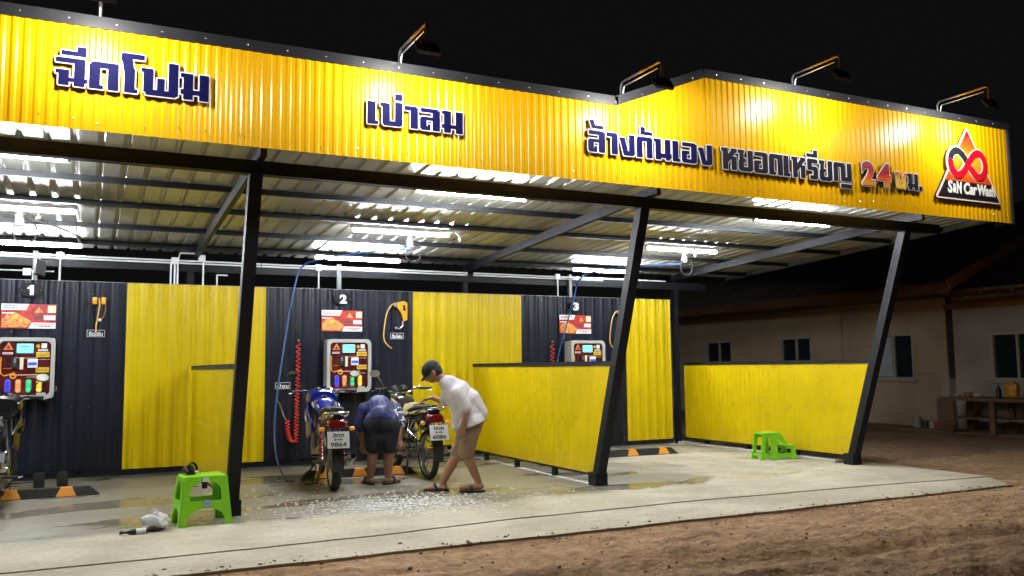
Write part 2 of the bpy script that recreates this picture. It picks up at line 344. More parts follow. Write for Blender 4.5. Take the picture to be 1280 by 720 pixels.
G = {  # bold block letters drawn as bars on a unit height (rectangles R x0,y0,x1,y1 ; slanted bars S ax,ay,bx,by,w)
 'ฉ': (1.02, [(R_, 0, .84, .92, 1), (R_, .6, 0, .94, 1), (R_, .1, 0, .42, .52), (R_, 0, .42, .42, .55), (R_, .1, .14, 1.02, .26)]),
 'ี': (0, [(R_, -.85, 1.12, -.05, 1.27), (R_, -.33, 1.12, -.05, 1.46)]),
 'ด': (.98, [(R_, 0, 0, .34, .9), (R_, .06, .80, .96, 1), (R_, .62, 0, .96, .96), (R_, .3, 0, .45, .12), (S_, .02, .82, .2, .97, .12)]),
 'โ': (.62, [(R_, .12, 0, .46, .9), (S_, .29, .7, .2, 1.25, .34), (R_, 0, 1.18, .3, 1.46), (R_, .05, 1.30, .78, 1.48), (R_, .4, 0, .56, .12)]),
 'ฟ': (1.32, [(R_, 0, .86, .4, 1), (R_, .08, .1, .4, 1), (R_, .16, 0, 1.2, .2), (R_, .56, 0, .80, .66), (R_, .96, .06, 1.28, 1.3)]),
 'ม': (1.04, [(R_, 0, .86, .42, 1), (R_, .1, 0, .42, 1), (R_, .68, 0, 1.0, 1), (R_, 0, .2, 1.0, .36)]),
 'เ': (.50, [(R_, 0, 0, .34, 1), (R_, .2, 0, .46, .13)]),
 'ป': (1.04, [(R_, 0, .86, .42, 1), (R_, .1, .06, .42, 1), (R_, .16, 0, .94, .2), (R_, .68, .06, 1.0, 1.08)]),
 '่': (0, [(R_, -.36, 1.2, -.04, 1.48)]),
 'า': (.66, [(R_, 0, .82, .56, 1), (R_, .28, 0, .62, .94)]),
 'ล': (.98, [(R_, .04, .83, .84, 1), (R_, .6, 0, .94, .94), (R_, .06, .46, .7, .60), (R_, 0, .06, .3, .54), (R_, .06, 0, .48, .16), (R_, .36, 0, .48, .26)]),
 '้': (0, [(S_, -.78, 1.5, -.66, 1.16, .2), (R_, -.74, 1.12, -.12, 1.26), (R_, -.86, 1.38, -.66, 1.5)]),
 'ง': (.92, [(R_, 0, .70, .26, .84), (S_, .17, .8, .36, .1, .28), (R_, .25, 0, .80, .2), (R_, .56, .06, .88, 1)]),
 'ก': (.98, [(R_, .02, 0, .35, .9), (R_, .06, .80, .88, 1), (R_, .62, 0, .95, .94)]),
 'ั': (0, [(R_, -.72, 1.12, -.46, 1.48), (R_, -.72, 1.12, -.02, 1.27)]),
 'น': (1.08, [(R_, 0, .86, .42, 1), (R_, .1, 0, .42, 1), (R_, .1, .1, 1.06, .3), (R_, .68, .1, 1.0, 1), (R_, .74, 0, .98, .2)]),
 'อ': (.98, [(R_, .04, .83, .84, 1), (R_, .6, .06, .94, .94), (R_, .06, 0, .86, .17), (R_, 0, .06, .3, .56), (R_, .1, .44, .46, .58)]),
 'ห': (1.06, [(R_, 0, .86, .42, 1), (R_, .1, 0, .42, 1), (S_, .38, .44, .84, .92, .26), (R_, .66, .84, 1.02, 1), (R_, .68, 0, 1.0, .62)]),
 'ย': (1.04, [(R_, 0, .86, .4, 1), (R_, .1, .5, .36, 1), (R_, .16, .42, .5, .58), (R_, .04, .06, .36, .5), (R_, .12, 0, .9, .18), (R_, .68, .06, 1.0, 1)]),
 'ร': (.86, [(R_, .06, .82, .8, 1), (R_, .04, .5, .36, .94), (R_, .06, .46, .74, .63), (R_, .5, .06, .82, .58), (R_, .24, 0, .76, .17)]),
 'ญ': (1.46, [(R_, .02, .06, .34, .9), (R_, .06, .80, .84, 1), (R_, .58, .1, .90, .94), (R_, .62, .1, 1.36, .28), (R_, 1.08, .1, 1.40, 1), (R_, .56, -.26, 1.40, -.08)]),
 'ช': (1.08, [(R_, 0, .86, .4, 1), (R_, .1, .3, .38, 1), (R_, .14, .36, .5, .5), (R_, .08, .06, .38, .4), (R_, .16, 0, .9, .18), (R_, .66, .06, .96, .8), (S_, .78, .74, 1.04, .95, .2)]),
 '.': (.36, [(R_, .02, 0, .28, .27)]),
}
def glyph_loops(ch, lev, sx):
    bars = G[ch][1]; xs_ = [b[i] for b in bars for i in (1, 3)]; ys_ = [b[i] for b in bars for i in (2, 4)]
    xs = np.arange(min(xs_) - .35, max(xs_) + .36, .017) + .0013; ys = np.arange(min(ys_) - .35, max(ys_) + .36, .017) + .0017
    X, Y = np.meshgrid(xs, ys); D = np.full(X.shape, 9.)
    for b in bars: D = np.minimum(D, sd_rect(X, Y, *b[1:]) if b[0] == R_ else sd_seg(X, Y, *b[1:]))
    D = D - .010
    return trace(D, xs, ys, lev)
FY = -1.33
def word_sign(word, x0, x1, z, h, label, face=NAVY, faces=None, edge=.046):
    t = thing('sign_lettering', label, 'sign lettering', (x0, FY - .022, z))
    tot = sum(G[c][0] + (.075 if G[c][0] else 0) for c in word) - .12; s = (x1 - x0) / tot; pen = 0
    for k, ch in enumerate(word):
        for nm, lev, d, m in (('letter', 0, .004, (faces[k] if faces else face)), ('letter_edge', edge, .005, LWHITE), ('letter_return', edge + .010, .010, BLACKP)):
            lp = [[(a * s + (pen - (0 if G[ch][0] else .075)) * s, b * h) for a, b in L] for L in glyph_loops(ch, lev, s)]
            me = solid(lp, d, m, nm)
            if nm == 'letter': o = link('letter', me, t, (0, -.0157, 0))
            elif nm == 'letter_edge': link('letter_edge', me, o, (0, .0157 - .0104, 0))
            else: link('letter_return', me, o, (0, .0157, 0))
        pen += G[ch][0] + (.075 if G[ch][0] else 0)
    return t

# ================================================================== THE SETTING
# --- ground: one dirt sheet to the horizon, finely modelled in front of the slab
def vnoise(x, y, seed):
    r = np.random.default_rng(seed); T = r.random((64, 64))
    xi, yi = np.floor(x).astype(int), np.floor(y).astype(int); fx, fy = x - xi, y - yi; fx = fx * fx * (3 - 2 * fx); fy = fy * fy * (3 - 2 * fy)
    g = lambda a, b: T[a % 64, b % 64]
    return (g(xi, yi) * (1 - fx) + g(xi + 1, yi) * fx) * (1 - fy) + (g(xi, yi + 1) * (1 - fx) + g(xi + 1, yi + 1) * fx) * fy - .5
gx = np.concatenate([[-300, -120, -50, -25, -14], np.arange(-9, 9, .05), np.arange(9, 20, .25), [24, 35, 60, 120, 300]])
gy = np.concatenate([[-300, -100, -40, -20, -14, -11], np.arange(-9, -1.9, .04), np.arange(-1.9, 12, .25), [14, 18, 25, 40, 80, 160, 300]])
GX, GY = np.meshgrid(gx, gy)
def ground_h(X, Y):
    n = .05 * vnoise(X * .9, Y * 1.3, 1) + .026 * vnoise(X * 3.1, Y * 4.2, 2) + .020 * vnoise(X * 7.3, Y * 9.1, 3) + .012 * vnoise(X * 15, Y * 19, 4)
    for a, b, w, d in ((-.10, -3.6, .16, .05), (-.10, -4.7, .18, .045), (.05, -5.9, .2, .05)):   # tyre ruts running past the slab
        dd = Y - (b + a * X + .25 * vnoise(X * .35, X * 0 + b, 5)); n = n - d * np.exp(-(dd / w) ** 2) + d * .5 * np.exp(-((abs(dd) - 2 * w) / w) ** 2)
        n = n + .010 * vnoise(X * 22, Y * 26, 8) + .010 * vnoise(X * 2.1 + Y * .6, Y * 11, 9)
    lip = np.clip((Y + 2.15) / -.35, 0, 1)
    return -.026 + n * np.where(Y < -2.2, .35 + .65 * lip, np.where(X > 4.3, .45, 0)) - np.where((X < 4.05) & (Y > -1.95), .08, 0)
GZ = ground_h(GX, GY)
far = np.maximum(abs(GX) - 20, 0) + np.maximum(abs(GY) - 14, 0); GZ = np.where(far > 0, -.026, GZ)
ny, nx = GX.shape; idx = np.arange(nx * ny).reshape(ny, nx)
gm = MB(); gm.v = [tuple(p) for p in np.stack([GX, GY, GZ], -1).reshape(-1, 3)]
gm.f = [tuple(q) for q in np.stack([idx[:-1, :-1], idx[:-1, 1:], idx[1:, 1:], idx[1:, :-1]], -1).reshape(-1, 4)]
ground = struct(gm.build('ground', DIRT, None, True, None))
# loose clods and pebbles
pb = MB()
for i in range(1100):
    x, y = random.uniform(-6, 7), -2.25 - abs(random.gauss(0, 1.5))
    if y < -6.5: continue
    if i % 3 == 0: y = -2.12 - random.gauss(0, .07)
    r = random.choice((.005, .006, .007, .009, .012)) * random.uniform(.7, 1.3); z = float(ground_h(np.array(x), np.array(y))) if y < -2.16 else -.007
    pb.ball((x, y, z + r * .25), (r * random.uniform(.8, 1.5), r * random.uniform(.8, 1.3), r * .7), 6, 4)
o = stuff(pb.build('dirt_clods', mat('clod', (.28, .18, .11), .95, var=.4, vscale=30), None)); tag(o, 'small loose clods and pebbles scattered over the brown dirt yard', 'pebbles')
# --- concrete
def wob(x, k): return .012 * math.sin(x * 3.1 + k) + .008 * math.sin(x * 7.7 + 2 * k) + .005 * math.sin(x * 17 + k)
def slab(name, front, back, top, bot, n=120):
    mb = MB(); vs = []; fs = []
    for i in range(n + 1):
        t = i / n; f = front(t); b = back(t); vs += [(*f, bot), (*f, top), (*b, top), (*b, bot)]
    for i in range(n):
        a = 4 * i; c = a + 4
        for k in range(4): fs.append((a + k, c + k, c + (k + 1) % 4, a + (k + 1) % 4))
    fs += [(0, 1, 2, 3), (4 * n + 3, 4 * n + 2, 4 * n + 1, 4 * n)]
    return mb.add(vs, fs).build(name, CONC, None)
crack = lambda x: np.interp(x, [-9, -5.4, -3.9, -2.9, -1.7, .3, 2.8, 4.2], [-1.56, -1.56, -1.57, -1.52, -1.40, -1.37, -1.49, -1.62])
xr = lambda t: -9.5 + t * (4.2 + 9.5)
slab_o = struct(slab('pavement', lambda t: (xr(t), float(crack(xr(t))) + wob(xr(t), 1) * .5), lambda t: (xr(t) + .08 * t, 6.0), 0.0, -.2))
apron = struct(slab('pavement', lambda t: (-9.5 + t * 13.3, -2.15 + wob(-9.5 + t * 13.3, 3) * .7), lambda t: (-9.5 + t * 13.66, float(crack(-9.5 + t * 13.66)) - .016 + wob(-9.5 + t * 13.66, 1) * .5), -.006, -.2))
PAINT = mat('worn_line_paint', (.62, .61, .56), .6, var=.35, vscale=9)
for (xa, ya, xb, yb, w) in ((-.03, .06, .03, 3.36, .05), (3.13, -1.15, 3.10, 1.1, .045)):
    MB().add([(xa - w / 2, ya, .004), (xa + w / 2, ya, .004), (xb + w / 2, yb, .004), (xb - w / 2, yb, .004)], [(0, 1, 2, 3)]).build('painted_line', PAINT, slab_o)
MB().box((3.82, 1.95, .02), (.16, 3.5, .04), bev=.008).build('kerb', mat('pale_concrete', (.48, .46, .40), .8, var=.2), slab_o)
# --- foam and water drops on the floor
fm = MB(); 
for i in range(1500):
    a = random.gauss(0, 1); b = random.gauss(0, 1); x, y = -2.25 + .62 * a, -.25 + .34 * b - .10 * a
    if random.random() < .12: x, y = random.uniform(-3.5, -1.2), random.uniform(-.2, 1.7)
    r = random.uniform(.004, .011); fm.ball((x, y, .002), (r * random.uniform(.8, 1.8), r, r * .35), 7, 4)
o = stuff(fm.build('soap_foam', mat('foam', (.78, .80, .80), .3), None, True)); tag(o, 'white flecks of soap foam on the wet concrete by the motorcycles', 'foam')

# ================================================================== CAR WASH SHED
shed = thing('car_wash_shed', 'yellow and black corrugated metal car wash shed with leaning front posts', 'building')
W = 3.8185; TOPX = 2.92; TL = .974
ROOF = lambda y: 3.06 - .055 * y
def sheet(name, m, x0, x1, prof, zlo, zhi, plane, parent=None):
    "prof: list of (x offset, depth); plane maps (x, depth, t) with t 0..1 from low to high"
    vs = []; P = []
    for x, d in prof:
        if x0 - 1e-6 <= x <= x1 + 1e-6: P.append((x, d))
    for x, d in P:
        a, b = zlo(x), zhi(x); vs += [plane(x, d, a), plane(x, d, (a + b) / 2), plane(x, d, b)]
    fs = []
    for i in range(len(P) - 1):
        for k in range(2): fs.append((3 * i + k, 3 * i + 3 + k, 3 * i + 4 + k, 3 * i + 1 + k))
    me = bpy.data.meshes.new(name); me.from_pydata(vs, [], fs); me.materials.append(m); return link(name, me, parent or shed)
def ribs(x0, x1, pitch, top, base, h, minor=0):
    out = []; x = x0
    while x < x1 + pitch:
        out += [(x, 0), (x + (base - top) / 2, h), (x + (base + top) / 2, h), (x + base, 0)]
        for k in range(minor):
            c = x + base + (pitch - base) * (k + 1) / (minor + 1); out += [(c - .008, 0), (c - .003, .0035), (c + .003, .0035), (c + .008, 0)]
        x += pitch
    return sorted(out)
# fascia: sheets with a stepped-up right-hand part
ZB, ZT, ZT2, XS0, XS1, XE = 3.01, 3.77, 4.20, -.53, .54, 5.31
ztop = lambda x: float(np.interp(x, [-9, XS0, XS1, 6], [ZT, ZT, ZT2, ZT2]))
fp = ribs(-8.6, XE + .1, .076, .022, .050, .0075)
fp = sorted(set(fp + [(XS0, 0), (XS1, 0)]))
SW = .76; k = 0; x = -8.6
while x < XE - .01:
    xe = min(x + SW, XE); dd = .0012 * (k % 2)
    pr = [(a, b) for a, b in fp if x - 1e-6 <= a <= xe + .04]
    sheet('fascia_sheet', YEL, x, min(xe + .035, XE), pr, lambda q: ZB, ztop, lambda X, d, z, dd=dd: (X, FY - d - dd, z)); x = xe; k += 1
# fascia trims
def trim_run(pts):
    for (xa, za), (xb, zb) in zip(pts[:-1], pts[1:]):
        n = Vector((xb - xa, 0, zb - za)).normalized(); up = Vector((-n.z, 0, n.x)) * .088
        a, b = Vector((xa, 0, za)), Vector((xb, 0, zb)); mb = MB()
        for y0, y1, o0, o1 in ((FY - .020, FY - .015, -.01, 1.0), (FY - .0205, FY + .16, .965, 1.0)):
            vs = [v + up * q + Vector((0, yy, 0)) for yy in (y0, y1) for q in (o0, o1) for v in (a, b)]
            mb.add(vs, [(0, 1, 3, 2), (4, 6, 7, 5), (0, 2, 6, 4), (1, 5, 7, 3), (0, 4, 5, 1), (2, 3, 7, 6)])
        mb.build('fascia_trim', TRIM, shed)
trim_run([(-8.6, ZT), (-5.4, ZT)]); trim_run([(-5.4, ZT + .001), (-2.1, ZT + .001)]); trim_run([(-2.1, ZT), (XS0 + .01, ZT)]); trim_run([(XS0, ZT + .002), (XS1, ZT2 + .002)]); trim_run([(XS1 - .01, ZT2), (XE + .02, ZT2)])
MB().box((XE + .018, FY + .10, (ZB + ZT2) / 2), (.03, .26, ZT2 - ZB + .01)).build('fascia_end_trim', TRIM, shed)
sm = MB()
for i in range(46):
    xx = -8.3 + i * .31; z = ztop(xx) + .045
    if XS0 - .05 < xx < XS1 + .05: z = ztop(xx) + .03
    sm.ball((xx, FY - .022, z), (.008, .006, .008), 6, 4); 
for i in range(60):
    xx = -8.4 + i * .23 + random.uniform(-.05, .05)
    if xx < XE - .05: sm.ball((xx, FY - .013, ZB + .07 + random.uniform(-.02, .02)), (.006, .005, .006), 6, 4)
stuff(sm.build('screw_heads', SCREW, shed))
# roof sheets, seen from below
rp = ribs(-8.6, 5.3, .19, .026, .060, .022, 0); x = -8.6; k = 0
while x < 5.2:
    xe = min(x + SW, 5.22); pr = [(a, b) for a, b in rp if x - 1e-6 <= a <= xe + .04]
    sheet('roof_sheet', GALV, x, min(xe + .03, 5.24), pr, lambda q: -1.31, lambda q: 3.95, lambda X, d, y, k=k: (X, y, ROOF(y) + d + .001 * (k % 2))); x = xe; k += 1
for y in (-1.26, -.45, .38, 1.31, 2.40, 3.40):
    z = ROOF(y) - .002; mb = MB(); mb.box((-1.7, y, z - .027), (13.8, .005, .054)); mb.box((-1.7, y + .02, z - .0025), (13.8, .035, .005)); mb.box((-1.7, y + .02, z - .0515), (13.8, .035, .005)); mb.box((-1.7, y + .0365, z - .046), (13.8, .004, .010)); mb.build('purlin', DARK, shed)
for X in (-2 * W, -W, 0, W):
    mb = MB(); mb.bar((X + .02, -1.22, ROOF(-1.22) - .107), (X + .02, 3.7, ROOF(3.7) - .107), .05, .10); mb.build('rafter', DARK, shed)
mb = MB(); mb.bar((5.21, -1.25, ROOF(-1.25) - .03), (5.21, 3.95, ROOF(3.95) - .03), .02, .075); mb.build('roof_edge_trim', GSTEEL, shed)
MB().box((-2.1, -TL, 2.925), (12.96, .10, .11)).build('front_beam', DARK, shed)
MB().box((-2.1, 3.52, 2.60), (12.96, .07, .12)).build('back_beam', DARK, shed)
for X in (-2 * W, -W, 0, W):
    mb = MB(); a, b = Vector((X, 0, 0)), Vector((X, -TL, 2.90)); mb.bar(a, b, .105, .105, up=(0, 1, 0)); mb.box((X, -.01, .07), (.15, .16, .14), bev=.004); mb.build('post', DARK, shed)
    MB().box((X - .04, 3.56, 1.33), (.08, .08, 2.66)).build('back_post', DARK, shed)
# back wall sheets
wp = []
for _i in range(74):   # soft rounded ribs, wide flat pans between
    _x = -8.4 + _i * .166
    wp += [(_x + .083 * math.sin(_t * PI / 2) * .62, .020 * (1 + math.cos(_t * PI)) / 2) for _t in (-1, -.7, -.45, -.2, 0, .2, .45, .7, 1)]
    wp += [(_x + .083 - .006, 0), (_x + .083, .004), (_x + .083 + .006, 0)]
wp.sort()
BAND = [(-8.4, -6.62, YELW), (-6.62, -4.605, BLK), (-4.605, -2.947, YELW), (-2.947, -.92, BLK), (-.92, .79, YELW), (.79, 2.652, BLK), (2.652, 3.522, YELW)]
k = 0
for x0, x1, m in BAND:
    n = max(1, round((x1 - x0) / .76)); w = (x1 - x0) / n
    for i in range(n):
        a, b = x0 + i * w, x0 + (i + 1) * w; dd = .0014 * (k % 2); pr = sorted(set([(a, 0)] + [q for q in wp if a < q[0] < b + .02] + [(b + .02, 0)]))
        sheet('wall_sheet', m, a, b + .021, pr, lambda q: .106, lambda q: 2.356, lambda X, d, z, dd=dd: (X, 3.392 - d - dd, z)); k += 1
MB().box((-2.43, 3.44, .075), (12.0, .08, .075)).build('base_rail', DARK, shed)
MB().box((-2.43, 3.405, 2.352), (12.0, .022, .022)).build('wall_top_rail', GSTEEL, shed)
sm = MB()
for zz in (2.21, .86, .16):
    for i in range(63):
        xx = -8.33 + i * .19
        if xx < 3.5: sm.ball((xx + .125, 3.389, zz + random.uniform(-.008, .008)), (.007, .006, .007), 6, 4)
stuff(sm.build('screw_heads', SCREW, shed))

# ================================================================== BAY PARTITIONS
def partition(X, y1, label):
    t = thing('bay_partition', label, 'partition', (X, 0, 0), group=None)
    zt, zb = 1.285, .115; lean = TL / 2.90
    y0 = lambda z: -lean * z + .035
    seams = [None, .95, 1.86, 2.77, y1 - .06]
    for i in range(4):
        vs = []; fs = []
        ys = []
        a = seams[i]; b = seams[i + 1]
        n = 18
        for j in range(n + 1):
            for kk, z in enumerate((zb, zt)):
                aa = y0(z) if a is None else a
                y = aa + (b - aa) * j / n; d = .0035 if j % 2 else 0
                vs.append((-.012 - d, y, z))
        m_ = len(vs)
        vs += [(.012, v[1], v[2]) for v in vs]
        for j in range(n):
            p = 2 * j; fs += [(p, p + 2, p + 3, p + 1), (m_ + p, m_ + p + 1, m_ + p + 3, m_ + p + 2)]
            fs += [(p, m_ + p, m_ + p + 2, p + 2), (p + 1, p + 3, m_ + p + 3, m_ + p + 1)]
        fs += [(0, 1, m_ + 1, m_), (2 * n, m_ + 2 * n, m_ + 2 * n + 1, 2 * n + 1)]
        o = MB().add(vs, fs).build('metal_sheet', YELP, t); 
        if i: o.location.y = .004
    mb = MB(); mb.bar((0, y0(zt + .03), zt + .028), (0, y1 - .05, zt + .028), .05, .05); mb.build('top_rail', DARK, t)
    MB().box((0, (y0(.1) + y1) / 2, zb - .012), (.035, y1 - y0(.1) - .12, .022)).build('bottom_rail', DARK, t)
    for y in (.95, 1.95, 2.9): MB().box((0, y, .052), (.05, .07, .104)).build('foot', DARK, t)
    sc_ = MB()
    for yy in np.arange(.12, y1 - .1, .30):
        for zz in (.17, .70, 1.24): sc_.ball((-.017, yy + random.uniform(-.02, .02), zz + random.uniform(-.008, .008)), (.005, .007, .007), 6, 4)
    stuff(sc_.build('screw_heads', SCREW, t))
    return t
partition(-W, 3.36, 'low yellow metal bay partition behind the taller green stool')
partition(0, 3.36, 'low yellow metal bay partition beside the man in the white shirt')
partition(W, 3.45, 'low yellow metal bay partition at the open end of the shed, behind the stool with a step')
# ================================================================== LETTERING ON THE FASCIA
word_sign('ฉีดโฟม', -5.27, -4.245, 3.315, .195, 'navy Thai sign word with white outline, starting with chor ching, over the first bay')
word_sign('เป่าลม', -2.995, -2.15, 3.30, .185, 'navy Thai sign word with white outline, the short one between the two longer texts')
word_sign('ล้างกันเอง', -.875, .575, 3.285, .20, 'navy Thai sign phrase with white outline, below the step in the fascia')
word_sign('หยอดเหรียญ', .70, 2.52, 3.27, .215, 'tightly spaced near-black Thai sign phrase just before the red 24', NEARBLK)
def flame_mat(name, z0, z1, stops, scale):
    m = bpy.data.materials.new(name); m.use_nodes = True; nt = m.node_tree; b = nt.nodes['Principled BSDF']; b.inputs['Roughness'].default_value = .3
    g = nt.nodes.new('ShaderNodeNewGeometry'); s = nt.nodes.new('ShaderNodeSeparateXYZ'); nt.links.new(g.outputs['Position'], s.inputs[0])
    n = nt.nodes.new('ShaderNodeTexNoise'); n.inputs['Scale'].default_value = scale; nt.links.new(g.outputs['Position'], n.inputs['Vector'])
    q = nt.nodes.new('ShaderNodeMapRange'); q.inputs[1].default_value = z0; q.inputs[2].default_value = z1; nt.links.new(s.outputs[2], q.inputs[0])
    a = nt.nodes.new('ShaderNodeMath'); a.operation = 'MULTIPLY_ADD'; a.inputs[1].default_value = .5; nt.links.new(n.outputs[0], a.inputs[0]); nt.links.new(q.outputs[0], a.inputs[2])
    a2 = nt.nodes.new('ShaderNodeMath'); a2.operation = 'SUBTRACT'; a2.inputs[1].default_value = .25; nt.links.new(a.outputs[0], a2.inputs[0])
    r = nt.nodes.new('ShaderNodeValToRGB'); e = r.color_ramp.elements; e[0].position, e[0].color = stops[0][0], (*stops[0][1], 1); e[1].position, e[1].color = stops[-1][0], (*stops[-1][1], 1)
    for p_, c_ in stops[1:-1]: w = e.new(p_); w.color = (*c_, 1)
    nt.links.new(a2.outputs[0], r.inputs[0]); nt.links.new(r.outputs[0], b.inputs['Base Color']); return m
FL24 = flame_mat('flame_print', 3.29, 3.52, [(.1, (.75, .30, .02)), (.35, (.75, .10, .01)), (.6, (.42, .008, .02)), (.95, (.30, .005, .03))], 14)
FLCH = flame_mat('flame_print_low', 3.27, 3.5, [(.05, (.85, .55, .02)), (.5, (.8, .38, .01)), (.8, (.6, .12, .01)), (.98, (.04, .02, .03))], 10)
t = word_sign('ชม.', 3.22, 3.66, 3.28, .185, 'Thai hour abbreviation in flame orange and black with dot, right of the red 24', faces=[FLCH, NEARBLK, NEARBLK])
t = thing('sign_numerals', 'red and orange flame numerals 24 with white outline on the yellow fascia', 'sign lettering', (2.905, FY - .02, 3.405))
for i, (ch, dx) in enumerate((('2', -.125), ('4', .125))):
    o = link('numeral', text_mesh(ch, .345, .004, FL24, .018, .0), t, (dx, -.024, 0)); o.scale.x = 1.08
    e = link('numeral_edge', text_mesh(ch, .345, .003, LWHITE, .030), o, (0, .0045, 0)); e2 = link('numeral_return', text_mesh(ch, .345, .006, BLACKP, .034), o, (0, .012, 0))
# logo
def poly_sdf_fn(poly):
    def f(X, Y):
        d = np.full(X.shape, 9.); s = np.ones(X.shape); n = len(poly)
        for i in range(n):
            (x0, y0), (x1, y1) = poly[i], poly[i - 1]; ex, ey = x1 - x0, y1 - y0; wx, wy = X - x0, Y - y0
            t = np.clip((wx * ex + wy * ey) / (ex * ex + ey * ey), 0, 1); d = np.minimum(d, np.hypot(wx - ex * t, wy - ey * t))
            c1 = Y >= y0; c2 = Y < y1; c3 = ex * wy > ey * wx
            s = np.where((c1 & c2 & c3) | (~c1 & ~c2 & ~c3), -s, s)
        return s * d
    return f
def path_sdf_fn(pts, w):
    def f(X, Y):
        d = np.full(X.shape, 9.)
        for (x0, y0), (x1, y1) in zip(pts[:-1], pts[1:]):
            ex, ey = x1 - x0, y1 - y0; t = np.clip(((X - x0) * ex + (Y - y0) * ey) / (ex * ex + ey * ey + 1e-12), 0, 1); d = np.minimum(d, np.hypot(X - x0 - ex * t, Y - y0 - ey * t))
        return d - w / 2
    return f
def shape(fn, bounds, res, lev, depth, m, name):
    xs = np.arange(bounds[0], bounds[2], res) + 1e-5; ys = np.arange(bounds[1], bounds[3], res) + 2e-5; X, Y = np.meshgrid(xs, ys)
    return solid(trace(fn(X, Y), xs, ys, lev), depth, m, name)
logo = thing('logo_sign', 'triangular car wash logo sign with red and black infinity loop on the fascia', 'logo sign', (4.475, FY - .022, 3.245))
tri = [(-.56, 0), (.56, 0), (.025, .855)]; ft = poly_sdf_fn(tri)
LGRAD = flame_mat('logo_fire', 3.40, 4.08, [(.0, (.65, .04, .01)), (.22, (.8, .10, .01)), (.45, (.9, .34, .02)), (.68, (.75, .14, .01)), (.95, (.55, .01, .012))], 3)
inf = [(.30 * math.sin(a) / (1 + .35 * math.cos(a) ** 2) * 1.05, .43 + .19 * math.sin(a) * math.cos(a) * 1.55) for a in np.linspace(0, 2 * PI, 81)]
fi = path_sdf_fn(inf, .085)
both = lambda X, Y: np.minimum(ft(X, Y), fi(X, Y))
B = (-.8, -.2, .8, 1.1)
link('backing', shape(both, B, .012, .030, .012, BLACKP, 'backing'), logo, (0, 0, 0))
link('white_outline', shape(both, B, .012, .022, .006, LWHITE, 'white_outline'), logo, (0, -.0125, 0))
link('triangle_face', shape(ft, B, .010, 0, .004, LGRAD, 'triangle_face'), logo, (0, -.019, 0))
band = poly_sdf_fn([(-.55, .006), (.55, .006), (.42, .205), (-.42, .205)])
link('black_band', shape(band, B, .010, 0, .003, BLACKP, 'black_band'), logo, (0, -.0232, 0))
LOOPR = mat('loop_red', (.70, .006, .02), .25, coat=.4); LOOPK = mat('loop_black', (.018, .02, .024), .25, coat=.4)
N = len(inf); 
link('infinity_loop', shape(fi, B, .009, .010, .003, LWHITE, 'infinity_loop'), logo, (0, -.0234, 0)).name = 'loop_outline'
link('infinity_loop', shape(path_sdf_fn(inf[44:77], .085), B, .009, 0, .004, LOOPK, 'infinity_loop'), logo, (0, -.0268, 0))
o = link('infinity_loop', shape(path_sdf_fn(inf[34:48], .085), B, .009, 0, .004, LOOPK, 'infinity_loop'), logo, (0, -.027, 0))
link('infinity_loop', shape(path_sdf_fn(inf[0:38] , .085), B, .009, 0, .004, LOOPR, 'infinity_loop'), logo, (0, -.0312, 0))
link('infinity_loop', shape(path_sdf_fn(inf[60:81], .085), B, .009, 0, .004, LOOPR, 'infinity_loop'), logo, (0, -.0314, 0))
LT = mat('logo_text_white', (.85, .84, .82), .4)
for body, wd, dx, sz in (('S', .085, -.345, .20), ('&', .06, -.268, .15), ('N', .095, -.185, .20), ('Car', .24, .02, .19), ('Wash', .33, .315, .18)):
    link('logo_lettering', text_mesh(body, sz, .002, LT, .007, .12, width=wd), logo, (dx, -.0295, .125 - (.012 if body == '&' else 0)))

# ================================================================== LAMPS
def fluorescent(x, y, z, label):
    t = thing('fluorescent_lamp', label, 'tube lamp', (x, y, z), group='tube lamps under the roof')
    L = 1.24
    MB().box((0, 0, .022), (L, .055, .040), bev=.006).build('housing', WHITE, t)
    MB().tube([(-L / 2 + .03, 0, -.022), (L / 2 - .03, 0, -.022)], .0155, 12).build('tube', TUBE, t, True)
    for s in (-1, 1): MB().box((s * (L / 2 - .014), 0, -.010), (.028, .04, .062), bev=.004).build('end_cap', WHITE, t)
    return t
rows = [(-.33, 'by the front beam'), (1.60, 'midway under the roof'), (3.47, 'near the back wall')]
cxs = [((-5.80, -1.605, 2.64), 0), ((-5.76, -1.69, 2.45), 1), ((-5.72, -1.68, 2.36), 2)]
bayn = ['of the first bay', 'of the second bay', 'of the third bay']
for xs_, ri in cxs:
    for bi, x in enumerate(xs_):
        y = rows[ri][0]; fluorescent(x, y, ROOF(y) - .058, 'lit white tube lamp %s %s' % (rows[ri][1], bayn[bi]))
